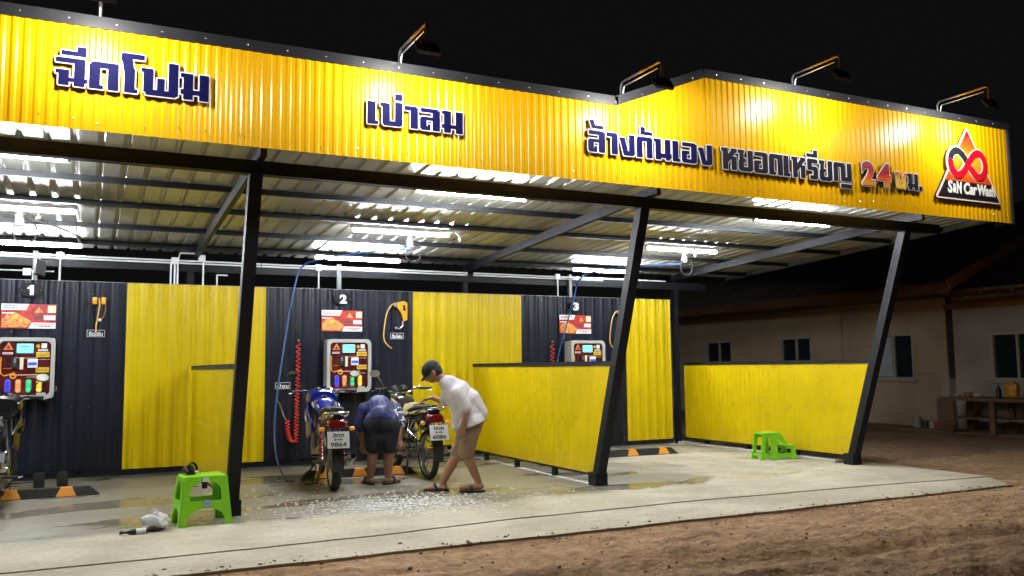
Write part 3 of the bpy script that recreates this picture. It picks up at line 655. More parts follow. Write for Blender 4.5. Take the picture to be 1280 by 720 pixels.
def flood(x, zt, label):
    t = thing('flood_lamp', label, 'flood lamp', (x, FY + .05, zt), group='goose-neck flood lamps on the fascia')
    arm = [(0, 0, -.12), (0, 0, .10), (0, -.03, .135), (0, -.62, .138), (0, -.655, .125), (0, -.66, .09), (0, -.66, -.055)]
    MB().tube([arm[0], arm[1], arm[2], (0, -.30, .137)], .0125, 8).build('arm', ZINC, t, True)
    MB().tube([(0, -.28, .137)] + arm[3:], .0125, 8).build('arm', RUSTP, t, True)
    MB().tube([(.0, .0, -.12), (.0, -.045, .065), (0, -.06, .085), (0, -.60, .088)], .007, 8).build('brace_rod', ZINC, t, True)
    hd = MB(); Rm = Matrix.Translation((0, -.66, -.085)) @ Euler((math.radians(52), 0, 0)).to_matrix().to_4x4()
    hd.box((0, 0, .012), (.19, .13, .035), Rm, bev=.006)
    for k in range(5): hd.box((-.07 + k * .035, 0, .038), (.006, .11, .022), Rm)
    h = hd.build('lamp_head', BLACKP, t)
    MB().box((0, 0, -.0045), (.165, .105, .004), Rm).build('lens', mat('flood_lens', (1, 1, 1), .3, emit=30, ecol=(1, .97, .90)), h)
    MB().bar((-.1, -.66, -.06), (.1, -.66, -.06), .012, .02).build('bracket', BLACKP, t)
    ld = bpy.data.lights.new('flood_light', 'SPOT'); ld.energy = FLOOD_W; ld.color = (1, .96, .88); ld.spot_size = math.radians(178); ld.spot_blend = .35; ld.shadow_soft_size = .045
    lo = bpy.data.objects.new('flood_light', ld); COL.objects.link(lo); lo.parent = t
    d = Rm.to_3x3() @ Vector((0, 0, -1)); lo.location = Vector((0, -.66, -.085)) + d * .05; lo.rotation_euler = d.to_track_quat('-Z', 'Y').to_euler()
    return t
for x, z, l in ((-5.0, ZT + .088, 'bent pipe flood lamp above the first Thai word'), (-2.69, ZT + .088, 'bent pipe flood lamp above the short middle word'), (-.44, ZT + .12, 'bent pipe flood lamp at the slanted step of the fascia'), (1.79, ZT2 + .088, 'bent pipe flood lamp on the raised fascia above the tightly spaced phrase'), (4.12, ZT2 + .088, 'bent pipe flood lamp on the raised fascia beside the logo')):
    flood(x, z, l)
# small work light above the first machine
t = thing('work_light', 'small tilted rectangular flood light on the pipe above number one', 'flood light', (-5.55, 3.24, 2.48))
Rm = Euler((math.radians(70), .25, .5)).to_matrix().to_4x4(); MB().box((0, 0, .02), (.12, .20, .05), Rm, bev=.008).build('body', BLACKP, t)
MB().box((0, 0, -.007), (.10, .17, .006), Rm).build('glass', mat('worklight_glass', (.9, .88, .8), .15, emit=.6, ecol=(1, .95, .8)), t)
MB().tube([(0, .03, .02), (0, .12, .0), (0, .13, .2)], .008, 6).build('bracket', GSTEEL, t)

# ================================================================== CONDUITS
def conduit(name, label, runs, boxes, r=.011):
    t = thing(name, label, 'conduit')
    for q in runs: MB().tube(q, r, 8).build('pipe', WHITE, t, True)
    for c in boxes: MB().box(c, (.085, .05, .085), bev=.006).build('junction_box', WHITE, t)
    return t
conduit('conduit_run', 'white plastic conduit over the first bay with drops behind the left post', [[(-8.3, 3.43, 2.665), (-3.0, 3.43, 2.665)], [(-8.3, 3.44, 2.635), (-3.0, 3.44, 2.635)], [(-5.34, 3.42, 2.65), (-5.34, 3.42, 2.34)]] + [[(-4.06 + d, 3.42, 2.63), (-4.06 + d, 3.42, 2.34)] for d in (-.045, 0, .035)] + [[(-4.02, 3.42, 2.68), (-4.0, 3.42, 2.76), (-3.78, 3.42, 2.765), (-3.74, 3.42, 2.70)], [(-3.72, 3.42, 2.72), (-3.72, 3.42, 2.34)], [(-3.55, 3.42, 2.50), (-3.55, 3.42, 2.34)], [(-3.55, 3.42, 2.50), (-3.42, 3.42, 2.50)]], [(-5.34, 3.43, 2.66), (-4.06, 3.43, 2.66), (-3.74, 3.42, 2.705)])
conduit('conduit_run', 'white plastic conduit with junction box above machine two', [[(-2.99, 3.43, 2.665), (-.05, 3.43, 2.665)], [(-2.99, 3.44, 2.635), (-.05, 3.44, 2.635)], [(-2.24, 3.42, 2.66), (-2.24, 3.42, 2.34)]], [(-2.24, 3.43, 2.65)])
conduit('conduit_run', 'white plastic conduit with junction box above machine three', [[(.05, 3.43, 2.665), (3.5, 3.43, 2.665)], [(.05, 3.44, 2.635), (2.3, 3.44, 2.635)], [(1.46, 3.42, 2.66), (1.46, 3.42, 2.34)]], [(1.46, 3.43, 2.665)])
conduit('conduit_run', 'short white conduit and box just left of the small work light', [[(-8.0, 3.42, 2.47), (-5.40, 3.42, 2.47)], [(-5.62, 3.41, 2.47), (-5.62, 3.41, 2.36)]], [(-5.68, 3.42, 2.455)], .008)
for i, (x, l) in enumerate(((-1.95, 'grey square conduit post above the number two'), (1.70, 'grey square conduit post above the number three'), (-5.60, 'grey square conduit post above the number one'))):
    o = MB().box((x, 3.46, 2.50), (.05, .05, .42)).build('conduit_post', GSTEEL, None); tag(o, l, 'post')
# swinging hose booms
def boom(x, label, rot):
    t = thing('hose_boom', label, 'hose boom', (x, 1.98, 2.82))
    MB().lathe([(.03, .17), (.03, .05), (.045, .04), (.045, -.03), (.02, -.05)], 12).build('pivot', ZINC, t, True)
    Rz = Matrix.Rotation(rot, 4, 'Z')
    MB().tube(catmull([Rz @ Vector(q) for q in ((0, 0, 0), (.12, .0, .05), (.5, 0, .06), (.95, 0, .03), (1.08, 0, -.03), (1.10, 0, -.10))], 5), .013, 8).build('arm', ZINC, t, True)
    MB().tube([Rz @ Vector(q) for q in ((0, 0, .02), (.10, 0, .13), (.60, 0, .07))], .006, 6).build('stay', ZINC, t, True)
    lp = [(.05 + .11 * math.cos(a), .02, -.09 + .13 * math.sin(a)) for a in np.linspace(.5 * PI, 2.5 * PI, 26)]
    MB().tube(lp, .009, 8).build('hose_loop', BLKH, t, True)
    return t
boom(-1.45, 'galvanised swinging boom with hose loop under the second bay lamp', math.radians(-78))
boom(-5.68, 'galvanised swinging boom with black hose loop under the first bay lamp', math.radians(60))
boom(2.78, 'galvanised swinging boom with hose loop under the third bay lamp', math.radians(-120))
o = MB().tube(catmull([(-1.42, 2.0, 2.76), (-1.9, 2.2, 2.73), (-2.4, 2.6, 2.66), (-2.62, 2.75, 2.56), (-2.73, 2.72, 2.2), (-2.86, 2.6, 1.5), (-2.99, 2.4, .7), (-3.0, 2.2, .25), (-2.92, 2.02, .03), (-2.85, 1.95, .014)], 8), .011, 8).build('pressure_hose', BLUEH, None, True)
tag(o, 'long blue pressure hose hanging from the boom to the floor near the red coil', 'hose')
o = MB().tube(catmull([(2.74, 2.0, 2.76), (2.2, 2.4, 2.75), (1.80, 3.0, 2.70), (1.70, 3.22, 2.55), (1.66, 3.28, 2.3), (1.50, 3.3, 1.8), (1.36, 3.28, 1.35), (1.33, 3.25, .8)], 8), .011, 8).build('pressure_hose', BLUEH, None, True)
tag(o, 'blue pressure hose slanting down beside the sticker of machine three', 'hose')
# red coiled air hoses
def coil_hose(x, label, ztop_=1.66, zbot=.32):
    t = thing('air_hose', label, 'air hose', (x, 3.36, 0))
    turns = 26; pts = []
    for i in range(turns * 12):
        a = 2 * PI * i / 12; f = i / (turns * 12); pts.append((.028 * math.cos(a) - .015 * f, -.035 + .028 * math.sin(a), ztop_ - .04 - (ztop_ - zbot - .06) * (f ** .85)))
    for i in range(14 * 10):
        a = 2 * PI * i / 12; f = i / (14 * 10); pts.append((-.05 - .085 * math.sin(f * 1.6) + .026 * math.cos(a), -.035 + .026 * math.sin(a), zbot + .02 - .04 * math.sin(PI * f) + .30 * f ** 1.3))
    MB().tube(pts, .0068, 6).build('coil', REDH, t, True)
    MB().ball((0, -.03, ztop_), (.022, .03, .022), 10, 6).build('coupling', CHR, t, True)
    e = pts[-1]; MB().tube([e, (e[0] - .03, -.04, e[2] + .06), (e[0] - .075, -.05, e[2] + .20), (e[0] - .11, -.06, e[2] + .24)], .009, 8).build('blow_gun', ALU, t, True)
coil_hose(-2.52, 'red coiled air hose hanging on the black wall beside machine two')
coil_hose(1.30, 'red coiled air hose half hidden by the partition beside machine three')

# ================================================================== WALL EQUIPMENT
PANELM = mat('machine_graphic', (.10, .008, .008), .25, var=.9, vscale=9, col2=(.008, .004, .006), coat=.3)
FRAMEG = mat('machine_frame_grey', (.42, .42, .41), .45, var=.06)
CASEG = mat('machine_case_grey', (.45, .46, .46), .45, var=.08)
SCREENM = mat('machine_screen', (.1, .5, .55), .2, emit=.55, ecol=(.16, .75, .80))
YTAG = mat('yellow_tag', (.80, .62, .02), .4, var=.2, vscale=60, col2=(.5, .3, .02))
STICKR = mat('sticker_red', (.55, .03, .02), .3, var=.8, vscale=16, col2=(.09, .01, .015))
STICKO = mat('sticker_fire', (.75, .42, .10), .35, var=.8, vscale=22, col2=(.40, .03, .015))
STICKW = mat('sticker_white', (.78, .79, .80), .35)
CREAM = mat('sticker_cream', (.80, .70, .50), .35)
INK = mat('ink', (.05, .05, .06), .5); INKR = mat('ink_red', (.5, .03, .03), .5)
def rrect(w, h, r, n=5):
    out = []
    for cx_, cz_, a0 in ((w / 2 - r, h / 2 - r, 0), (-w / 2 + r, h / 2 - r, .5 * PI), (-w / 2 + r, -h / 2 + r, PI), (w / 2 - r, -h / 2 + r, 1.5 * PI)):
        for k in range(n + 1): a = a0 + .5 * PI * k / n; out.append((cx_ + r * math.cos(a), cz_ + r * math.sin(a)))
    return out
def ring(outer, inner, y0, y1):
    n = len(outer); mb = MB(); vs = [(x, y, z) for pl in (outer, inner) for y in (y0, y1) for x, z in pl]; fs = []
    for i in range(n):
        j = (i + 1) % n; fs += [(i, j, 2 * n + j, 2 * n + i), (n + i, 3 * n + i, 3 * n + j, n + j), (i, n + i, n + j, j), (2 * n + i, 2 * n + j, 3 * n + j, 3 * n + i)]
    return mb.add(vs, fs)
def machine(x, label, glow):
    t = thing('payment_machine', label, 'coin machine', (x, 3.365, 1.325), group='coin machines on the back wall')
    w, h, d = .60, .70, .20
    MB().box((0, -d / 2, 0), (w - .01, d, h - .01), bev=.02).build('case', CASEG, t, True)
    ring(rrect(w, h, .07), rrect(w - .086, h - .086, .05), -d - .03, -d + .015).build('frame', FRAMEG, t, True, 40)
    MB().prism(rrect(w - .087, h - .087, .05), -d - .006, -d - .002).build('graphic_panel', PANELM, t)
    f = -d - .007
    MB().box((-.005, f - .006, .225), (.165, .016, .105), bev=.006).build('display', SCREENM, t)
    MB().box((-.005, f - .0152, .245), (.09, .002, .010)).build('display_text', INK, t); MB().box((-.005, f - .0152, .215), (.012, .002, .016)).build('display_text', INK, t)
    MB().prism([(-.05, -.035), (.05, -.035), (0, .05)], f - .003, f, Matrix.Translation((-.17, 0, .245))).build('emblem', STICKO, t)
    MB().prism([(-.028, -.03), (.028, -.03), (0, .02)], f - .005, f - .0032, Matrix.Translation((-.17, 0, .25))).build('emblem', STICKR, t)
    MB().box((-.175, f, .170), (.10, .003, .022)).build('label_strip', STICKW, t)
    MB().box((.185, f, .255), (.055, .003, .055)).build('label_strip', STICKW, t); MB().ball((.125, f, .25), (.02, .004, .022), 12, 6).build('emblem', ORANGE, t)
    MB().box((.175, f, .205), (.10, .003, .022)).build('label_strip', STICKW, t)
    for z in (.155, -.02): MB().box((.175, f - .001, z), (.135, .004, .058)).build('yellow_tag', YTAG, t)
    MB().box((-.10, f - .01, .06), (.065, .03, .13), bev=.006).build('coin_slot', BLACKP, t); MB().box((-.10, f - .027, .085), (.022, .004, .045)).build('coin_slot_plate', ALU, t)
    MB().box((-.035, f - .002, .055), (.035, .006, .135)).build('label_strip', CREAM, t)
    MB().box((.075, f - .012, .055), (.10, .03, .10), bev=.005).build('banknote_slot', STICKW, t); MB().box((.075, f - .029, .05), (.085, .004, .032)).build('banknote_mouth', mat('machine_blue', (.02, .05, .45), .3, emit=glow * .3, ecol=(.05, .15, .9)), t)
    MB().tube([(-.24, f - .004, .13), (-.24, f - .004, -.055), (-.20, f - .004, -.085), (-.10, f - .004, -.05)], .007, 6).build('printed_hose', ORANGE, t, True)
    MB().box((.0, f, -.075), (.30, .003, .008)).build('label_strip', CREAM, t)
    MB().lathe([(.034, -.004), (.034, .004), (.018, .004), (.018, -.004)], 16, Matrix.Translation((-.115, f, -.085)) @ Matrix.Rotation(PI / 2, 4, 'X'), True).build('printed_wheel', ORANGE, t)
    for i, c in enumerate(((.03, .03, .75), (.80, .22, .08), (.02, .45, .16), (.85, .50, .04))):
        xx = -.165 + i * .104
        b_ = MB().prism(rrect(.058, .155, .028), f - .010, f, Matrix.Translation((xx, 0, -.20))).build('selector_button', mat('button_plate_%d' % i, tuple(.5 * q + .1 for q in c), .3), t)
        for k in range(3): MB().lathe([(.021, -.004), (.021, .004), (.002, .006)], 12, Matrix.Translation((xx, f - .013, -.155 - k * .045)) @ Matrix.Rotation(PI / 2, 4, 'X')).build('button_light', mat('button_%d_%d' % (i, k % 2), c, .25, emit=glow * (.9 if k % 2 == 0 else .45), ecol=c), b_)
    MB().box((-.17, f, -.295), (.08, .003, .020)).build('label_strip', STICKR, t); MB().box((.17, f, -.292), (.09, .003, .022)).build('label_strip', STICKW, t)
    MB().lathe([(.012, 0), (.012, .012), (.004, .014)], 10, Matrix.Translation((-w / 2 + .005, -.12, .03)) @ Matrix.Rotation(-PI / 2, 4, 'Y')).build('key_lock', CHR, t)
    MB().tube([(w / 2 + .005, -.14, -.21), (w / 2 + .022, -.14, -.21), (w / 2 + .022, -.14, -.26), (w / 2 + .005, -.14, -.26)], .006, 6).build('hasp', CHR, t)
    for z, x0, x1, m_, hh in ((.205, .13, .22, INK, .006), (.160, .12, .235, INKR, .010), (.143, .12, .22, INK, .007), (-.012, .12, .23, INKR, .010), (-.030, .12, .235, INK, .007), (-.292, .135, .205, INK, .008), (.170, -.215, -.135, INKR, .009), (.115, -.07, .12, CREAM, .006), (.10, .12, .235, CREAM, .005), (-.10, .02, .22, CREAM, .006), (.0, -.21, -.06, ORANGE, .006)):
        xx = x0
        while xx < x1: q = random.uniform(.008, .02); MB().box((xx + q / 2, f - .0042, z), (q, .002, hh)).build('printed_word', m_, t); xx += q + .005
    for sx in (-1, 1):
        for sz in (-1, 1): MB().ball((sx * (w / 2 - .022), -d - .030, sz * (h / 2 - .075)), (.006, .004, .006), 8, 4).build('screw', SCREW, t)
    return t
machine(-5.645, 'grey framed payment machine with glowing buttons under the number one', .55)
machine(-1.885, 'grey framed payment machine with glowing buttons under the number two', .5)
machine(1.82, 'grey framed payment machine under the number three, mostly hidden by the partition', .5)
def info_board(x, label):
    t = thing('info_board', label, 'info board', (x, 3.362, 1.93), group='instruction boards above the machines')
    w, h = .56, .285
    MB().box((0, .004, 0), (w, .008, h)).build('board', STICKR, t)
    MB().prism([(-w / 2, .07), (-.03, .07), (.0, h / 2), (-w / 2, h / 2)], -.003, -.0005).build('white_strip', STICKW, t)
    MB().prism([(.0, -h / 2), (w / 2, -h / 2), (w / 2, -.075), (.03, -.075)], -.003, -.0005).build('white_strip', STICKW, t)
    MB().prism([(-w / 2 + .01, -.13), (-.02, -.13), (.03, -.06), (-.06, .0), (-.14, .045), (-.22, .02), (-w / 2 + .01, -.04)], -.002, -.0004).build('fire_print', STICKO, t)
    MB().box((.235, -.002, .085), (.085, .003, .085)).build('cream_square', CREAM, t); MB().box((.215, -.002, -.015), (.12, .003, .055)).build('white_strip', STICKW, t)
    MB().prism([(.06, .045), (.15, .045), (.105, .115)], -.003, -.0004).build('emblem', STICKO, t); MB().box((.10, -.002, -.012), (.10, .003, .03)).build('dark_strip', INK, t)
    MB().lathe([(.026, 0), (.026, .003), (.010, .003)], 14, Matrix.Translation((-.135, -.002, -.01)) @ Matrix.Rotation(PI / 2, 4, 'X')).build('emblem', mat('sticker_gold', (.8, .5, .05), .3), t)
    for z, x0, x1, m in ((.118, -.26, -.05, INK), (.098, -.25, -.12, INK), (-.10, .06, .25, INKR), (-.118, .11, .20, INK)):
        xx = x0
        while xx < x1:
            L = random.uniform(.012, .03); MB().box((xx + L / 2, -.0042, z), (L, .002, .010)).build('printed_word', m, t); xx += L + .008
    MB().box((-.21, -.0028, .035), (.12, .003, .014)).build('white_strip', STICKW, t)
info_board(-5.64, 'red and white instruction board under the number one plate'); info_board(-1.93, 'red and white instruction board under the number two plate'); info_board(1.73, 'red and white instruction board under the number three plate')
for s_, x, z in (('1', -5.625, 2.235), ('2', -1.92, 2.225), ('3', 1.735, 2.205)):
    t = thing('number_plate', {'1': 'black oval plate with a white figure one above the first board', '2': 'black oval plate with a white figure two above the second board', '3': 'black oval plate with a white figure three above the third board'}[s_], 'number plate', (x, 3.355, z), group='bay number plates')
    MB().prism([(.125 * math.cos(a), .085 * math.sin(a)) for a in np.linspace(0, 2 * PI, 32)[:-1]], -.012, 0).build('plate', mat('plate_black', (.006, .006, .008), .5, spec=.12), t)
    if s_ == '1': MB().prism([(-.038, .028), (-.006, .058), (.026, .058), (.026, -.058), (-.012, -.058), (-.012, .020), (-.038, .012)], -.0175, -.0125).build('numeral', STICKW, t)
    else: link('numeral', text_mesh(s_, .155, .002, STICKW, .008, width=.10), t, (0, -.0155, 0))
    for sx in (-1, 1): MB().ball((sx * .098, -.013, 0), (.007, .005, .007), 8, 4).build('screw', SCREW, t)
def small_label(x, z, body, label):
    t = thing('hose_label', label, 'label', (x, 3.362, z))
    MB().box((0, .003, 0), (.20, .006, .09)).build('plate', mat('plate_black', (.006, .006, .008), .5, spec=.12), t)
    ring(rrect(.196, .086, .004, 1), rrect(.182, .072, .003, 1), -.0025, -.0005).build('border', mat('label_border', (.45, .45, .47), .4), t)
    link('lettering', text_mesh(body, .062, .001, STICKW, .0022, width=.15), t, (0, -.003, -.002))
small_label(-4.93, 1.735, 'ฉีดโฟม', 'small black label with white Thai word under the first foam gun')
small_label(-1.15, 1.73, 'ฉีดโฟม', 'small black label with white Thai word under the second foam gun')
small_label(-2.71, 1.07, 'เป่าลม', 'small black label with white Thai word left of the red coil')
small_label(2.55, 1.70, 'ฉีดโฟม', 'small black label with white Thai word beside the middle leaning post')
def foam_gun(x, z, label, style):
    t = thing('foam_gun', label, 'foam gun', (x, 3.36, z))
    YH = mat('yellow_hose', (.62, .36, .10), .4)
    if style == 0:
        for s in (-1, 1):
            MB().box((s * .048, -.035, -.015), (.05, .06, .085), bev=.012).build('holder', ORANGE, t, True)
            MB().tube([(s * .07, -.03, -.05), (s * .072, -.03, -.14), (s * .05, -.03, -.21), (s * .02, -.03, -.235)], .009, 6).build('wand', BLKH if s < 0 else mat('dark_amber', (.22, .11, .03), .4), t, True)
        MB().box((0, -.03, -.0), (.07, .05, .05), bev=.006).build('bracket', BLACKP, t)
        MB().ball((.012, -.04, -.245), .02, 8, 6).build('nozzle', STICKW, t, True)
        MB().tube(catmull([(0, -.06, .01), (.005, -.075, -.08), (-.012, -.06, -.22), (-.025, -.05, -.32), (-.02, -.045, -.385), (.0, -.04, -.40)], 6), .0095, 8).build('hose', YH, t, True)
    else:
        Rm = Matrix.Rotation(-.12, 4, 'Y')
        MB().loft([((0, -.06, 0), .05, .03, 3), ((0, -.02, 0), .05, .03, 3)], 12, Matrix.Translation((-.05, 0, .03))).build('bracket', GSTEEL, t, True)
        MB().prism([(-.04, .07), (.06, .08), (.10, .04), (.085, -.09), (.07, -.19), (.02, -.20), (.01, -.10), (-.05, .0)], -.075, -.025, Rm).build('body', ORANGE, t)
        MB().prism([(.03, .03), (.065, .02), (.055, -.06), (.03, -.05)], -.08, -.0745, Rm).build('grip_panel', BLACKP, t)
        MB().lathe([(.022, 0), (.022, .004), (.014, .004)], 12, Matrix.Translation((.05, -.08, -.03)) @ Matrix.Rotation(PI / 2, 4, 'X')).build('dial', BLACKP, t)
        MB().tube([(.04, -.05, -.19), (.035, -.05, -.26), (-.005, -.05, -.30), (-.05, -.05, -.295)], .012, 8).build('trigger_guard', ALU, t, True)
        MB().ball((-.06, -.05, -.29), .022, 8, 6).build('nozzle', ALU, t, True)
        MB().tube(catmull([(-.03, -.05, .04), (-.12, -.05, .03), (-.19, -.05, -.08), (-.23, -.05, -.28), (-.235, -.05, -.44), (-.19, -.05, -.52), (-.12, -.045, -.575)], 6), .0105, 8).build('hose', YH, t, True)
    return t
foam_gun(-4.905, 2.14, 'orange foam gun holder with hanging tan hose on the first black panel', 0)
foam_gun(-1.12, 2.13, 'orange foam gun with a long looped tan hose on the second black panel', 1)
foam_gun(2.56, 2.10, 'orange foam gun partly hidden behind the middle leaning post', 1)
# wheel stops
def wheel_stop(x, y, L, rz, label, marks):
    t = thing('wheel_stop', label, 'wheel stop', (x, y, 0), rz, group='rubber wheel stops')
    pr = [(-.075, 0), (.075, 0), (.05, .095), (-.05, .095)]
    Mx = Matrix.Rotation(PI / 2, 4, 'Z'); hw = L / 2
    vs = [(-hw, -.08, 0), (hw, -.08, 0), (hw, .08, 0), (-hw, .08, 0), (-hw + .10, -.05, .09), (hw - .10, -.05, .09), (hw - .10, .05, .09), (-hw + .10, .05, .09)]
    MB().add(vs, [(0, 3, 2, 1), (4, 5, 6, 7), (0, 1, 5, 4), (1, 2, 6, 5), (2, 3, 7, 6), (3, 0, 4, 7)]).build('body', RUB, t)
    for mx in marks:
        q = lambda u, s, e: (u, -.08 + .03 * s - e * .95, .09 * s + e * .3 if s < 1 else .09 + e)
        e = .003
        vs = [(mx - .095, -.0795 - e, .008), (mx + .095, -.0795 - e, .008), (mx + .055, -.05 - e, .09), (mx - .055, -.05 - e, .09), (mx - .055, -.05, .09 + e), (mx + .055, -.05, .09 + e), (mx + .055, .04, .09 + e), (mx - .055, .04, .09 + e)]
        MB().add(vs, [(0, 1, 2, 3), (3, 2, 5, 4), (4, 5, 6, 7)]).build('reflector', AMBERL, t)
wheel_stop(-5.66, 2.08, 1.62, math.radians(-1), 'black rubber wheel stop with amber marks below machine one', (-.55, .0, .50))
wheel_stop(-2.04, 2.12, 1.40, math.radians(-6), 'black rubber wheel stop with amber marks behind the blue motorcycle', (-.45, .0, .45))
wheel_stop(2.02, 2.36, 1.55, math.radians(-2), 'black rubber wheel stop with amber marks under the third bay', (-.55, .0, .52))
# small black floor stubs of the wall in the first bay
for i, x in enumerate((-5.45, -5.22)):
    o = MB().box((x, 2.95, .08), (.11, .09, .16), bev=.012).build('floor_stub', RUB, None, True)
    tag(o, 'short black rubber stub standing on the floor below machine one', 'stub', 'rubber stubs below machine one')

# ================================================================== STOOLS AND LITTER
def stool_big(loc, rz, label):
    t = thing('step_stool', label, 'stool', loc, rz)
    w0, w1, d0, d1, H = .205, .165, .17, .135, .40
    MB().box((0, 0, H - .010), (w1 * 2 + .012, d1 * 2 + .012, .026), bev=.010).build('seat', GREEN, t, True)
    def panel(a0, a1):
        tr = poly_sdf_fn([(-a0, 0), (a0, 0), (a1, H - .012), (-a1, H - .012)])
        def f(X, Y):
            up = np.maximum(np.maximum(abs(X) - (a1 - .040), .200 - Y), np.hypot(X / (a1 - .040) * .095, np.maximum(Y - .265, 0)) - .097)
            lo = np.maximum(abs(X) - (a0 - .052), np.hypot(X / (a0 - .045) * .13, np.maximum(Y - .02, 0) * 1.1) - .132)
            return np.maximum(tr(X, Y) - .004, -np.minimum(up, lo))
        return f
    for a0, a1, dd0, dd1, rots in ((w0, w1, d0, d1, (0, PI)), (d0, d1, w0, w1, (PI / 2, -PI / 2))):
        me = shape(panel(a0, a1), (-.3, -.03, .3, .5), .008, 0, .012, GREEN, 'side_panel')
        for r_ in rots:
            Mq = Matrix.Rotation(r_, 4, 'Z') @ Matrix.Translation((0, -dd0, 0)) @ Matrix.Rotation(-math.atan2(dd0 - dd1, H), 4, 'X')
            o = link('side_panel', me, t); o.matrix_local = Mq
    for sx in (-1, 1):
        for sy in (-1, 1):
            MB().tube([(sx * (w0 - .008), sy * (d0 - .008), .004), (sx * (w1 - .006), sy * (d1 - .006), H - .02)], [.016, .015], 10).build('leg', GREEN, t, True)
    Ms = Matrix.Translation((0, -d0, 0)) @ Matrix.Rotation(-math.atan2(d0 - d1, H), 4, 'X')
    MB().box((.01, -.0145, .180), (.055, .004, .05), Ms).build('maker_sticker', mat('sticker_blue', (.05, .08, .5), .3, var=.6, vscale=90, col2=(.6, .6, .7)), t)
    MB().box((.0, -.0145, .372), (.05, .004, .035), Ms).build('clear_sticker', mat('sticker_clear', (.6, .75, .6), .25), t)
    return t
stool_big((-4.10, -.27, 0), math.radians(6), 'tall bright green plastic stool standing in front of the left leaning post')
t = thing('scrub_cloth', 'crumpled black cloth and strap lying on the green stool', 'cloth', (-4.21, -.23, .405), .3)
MB().loft([((0, -.06, .02), .035, .018, 2.2), ((0, -.02, .04), .05, .038, 2.2), ((.01, .03, .035), .048, .034, 2.4), ((0, .07, .02), .03, .018, 2)], 12).build('cloth', BLACKP, t, True)
MB().lathe([(.05, -.010), (.054, 0), (.05, .010), (.042, .008), (.042, -.008)], 18, Matrix.Translation((.03, -.03, .05)) @ Euler((1.3, .3, .4)).to_matrix().to_4x4(), True).build('strap', BLKH, t, True)
MB().ball((.05, -.05, .02), (.022, .015, .012), 10, 6).build('buckle', STICKW, t, True)
def stool_step(loc, rz, label):
    t = thing('step_stool', label, 'stool', loc, rz)
    H = .36
    MB().box((-.08, 0, H - .012), (.26, .24, .026), bev=.010).build('seat', GREEN, t, True)
    MB().box((.19, 0, .185), (.15, .26, .024), bev=.010).build('step', GREEN, t, True)
    outer = poly_sdf_fn([(-.25, 0), (-.205, H - .012), (.055, H - .012), (.175, .185), (.255, .185), (.275, 0)])
    cuts = [poly_sdf_fn(q) for q in ([(-.195, .075), (-.165, .295), (-.095, .295), (-.085, .075)], [(.0, .075), (-.012, .285), (.03, .285), (.15, .15), (.205, .15), (.215, .075)], [(-.19, -.1), (-.175, .035), (-.095, .035), (-.09, -.1)], [(.0, -.1), (.01, .035), (.195, .035), (.21, -.1)])]
    fn = lambda X, Y: np.maximum(outer(X, Y) - .006, -np.minimum.reduce([c(X, Y) + .006 for c in cuts]))
    me = shape(fn, (-.3, -.05, .33, .42), .007, 0, .016, GREEN, 'side_panel')
    for sy in (-1, 1): link('side_panel', me, t, (0, sy * .125 + .008, 0), (sy * .05, 0, 0))
    MB().box((-.225, 0, .06), (.016, .24, .035)).build('rail', GREEN, t); MB().box((.262, 0, .06), (.016, .24, .035)).build('rail', GREEN, t)
    return t
stool_step((3.43, 1.0, 0), math.radians(-14), 'bright green plastic stool with a low step beside the end partition')
t = thing('plastic_bag', 'crumpled white plastic bag with black trim lying by the tall green stool', 'bag', (-4.47, -.47, 0))
mb = MB(); mb.ball((0, 0, .06), (.10, .07, .065), 22, 14)
mb.v = [(x * (1 + .25 * math.sin(9 * z * 10 + 5 * y * 10)), y * (1 + .2 * math.sin(x * 70)), max(0.002, z * (1 + .22 * math.sin(x * 55 + y * 80)))) for x, y, z in mb.v]; mb.build('bag', mat('bag_plastic', (.72, .72, .73), .3, var=.2, vscale=30), t, True, None)
mb = MB(); mb.ball((-.02, -.05, .022), (.09, .03, .022), 14, 8); mb.build('dark_bundle', BLACKP, t, True)
MB().tube([(-.01 + .028 * math.cos(a), 0, .135 + .03 * math.sin(a)) for a in np.linspace(0, 2 * PI, 16)[:-1]], .008, 6, closed=True).build('handle_loop', mat('bag_plastic', (.7, .7, .7)), t, True)
t = thing('small_bottle', 'small dark bottle with a pale label lying on the concrete apron', 'bottle', (-4.60, -.57, .022), math.radians(4))
Mx = Matrix.Rotation(PI / 2, 4, 'Y')
MB().lathe([(.008, -.13), (.010, -.09), (.022, -.06), (.022, .06), (.018, .066)], 14, Mx).build('body', BLACKP, t, True)
MB().lathe([(.0226, -.02), (.0226, .052)], 14, Mx).build('paper_label', STICKW, t, True)
MB().lathe([(.014, -.14), (.014, -.115), (.011, -.11)], 12, Mx).build('cap', BLACKP, t, True)

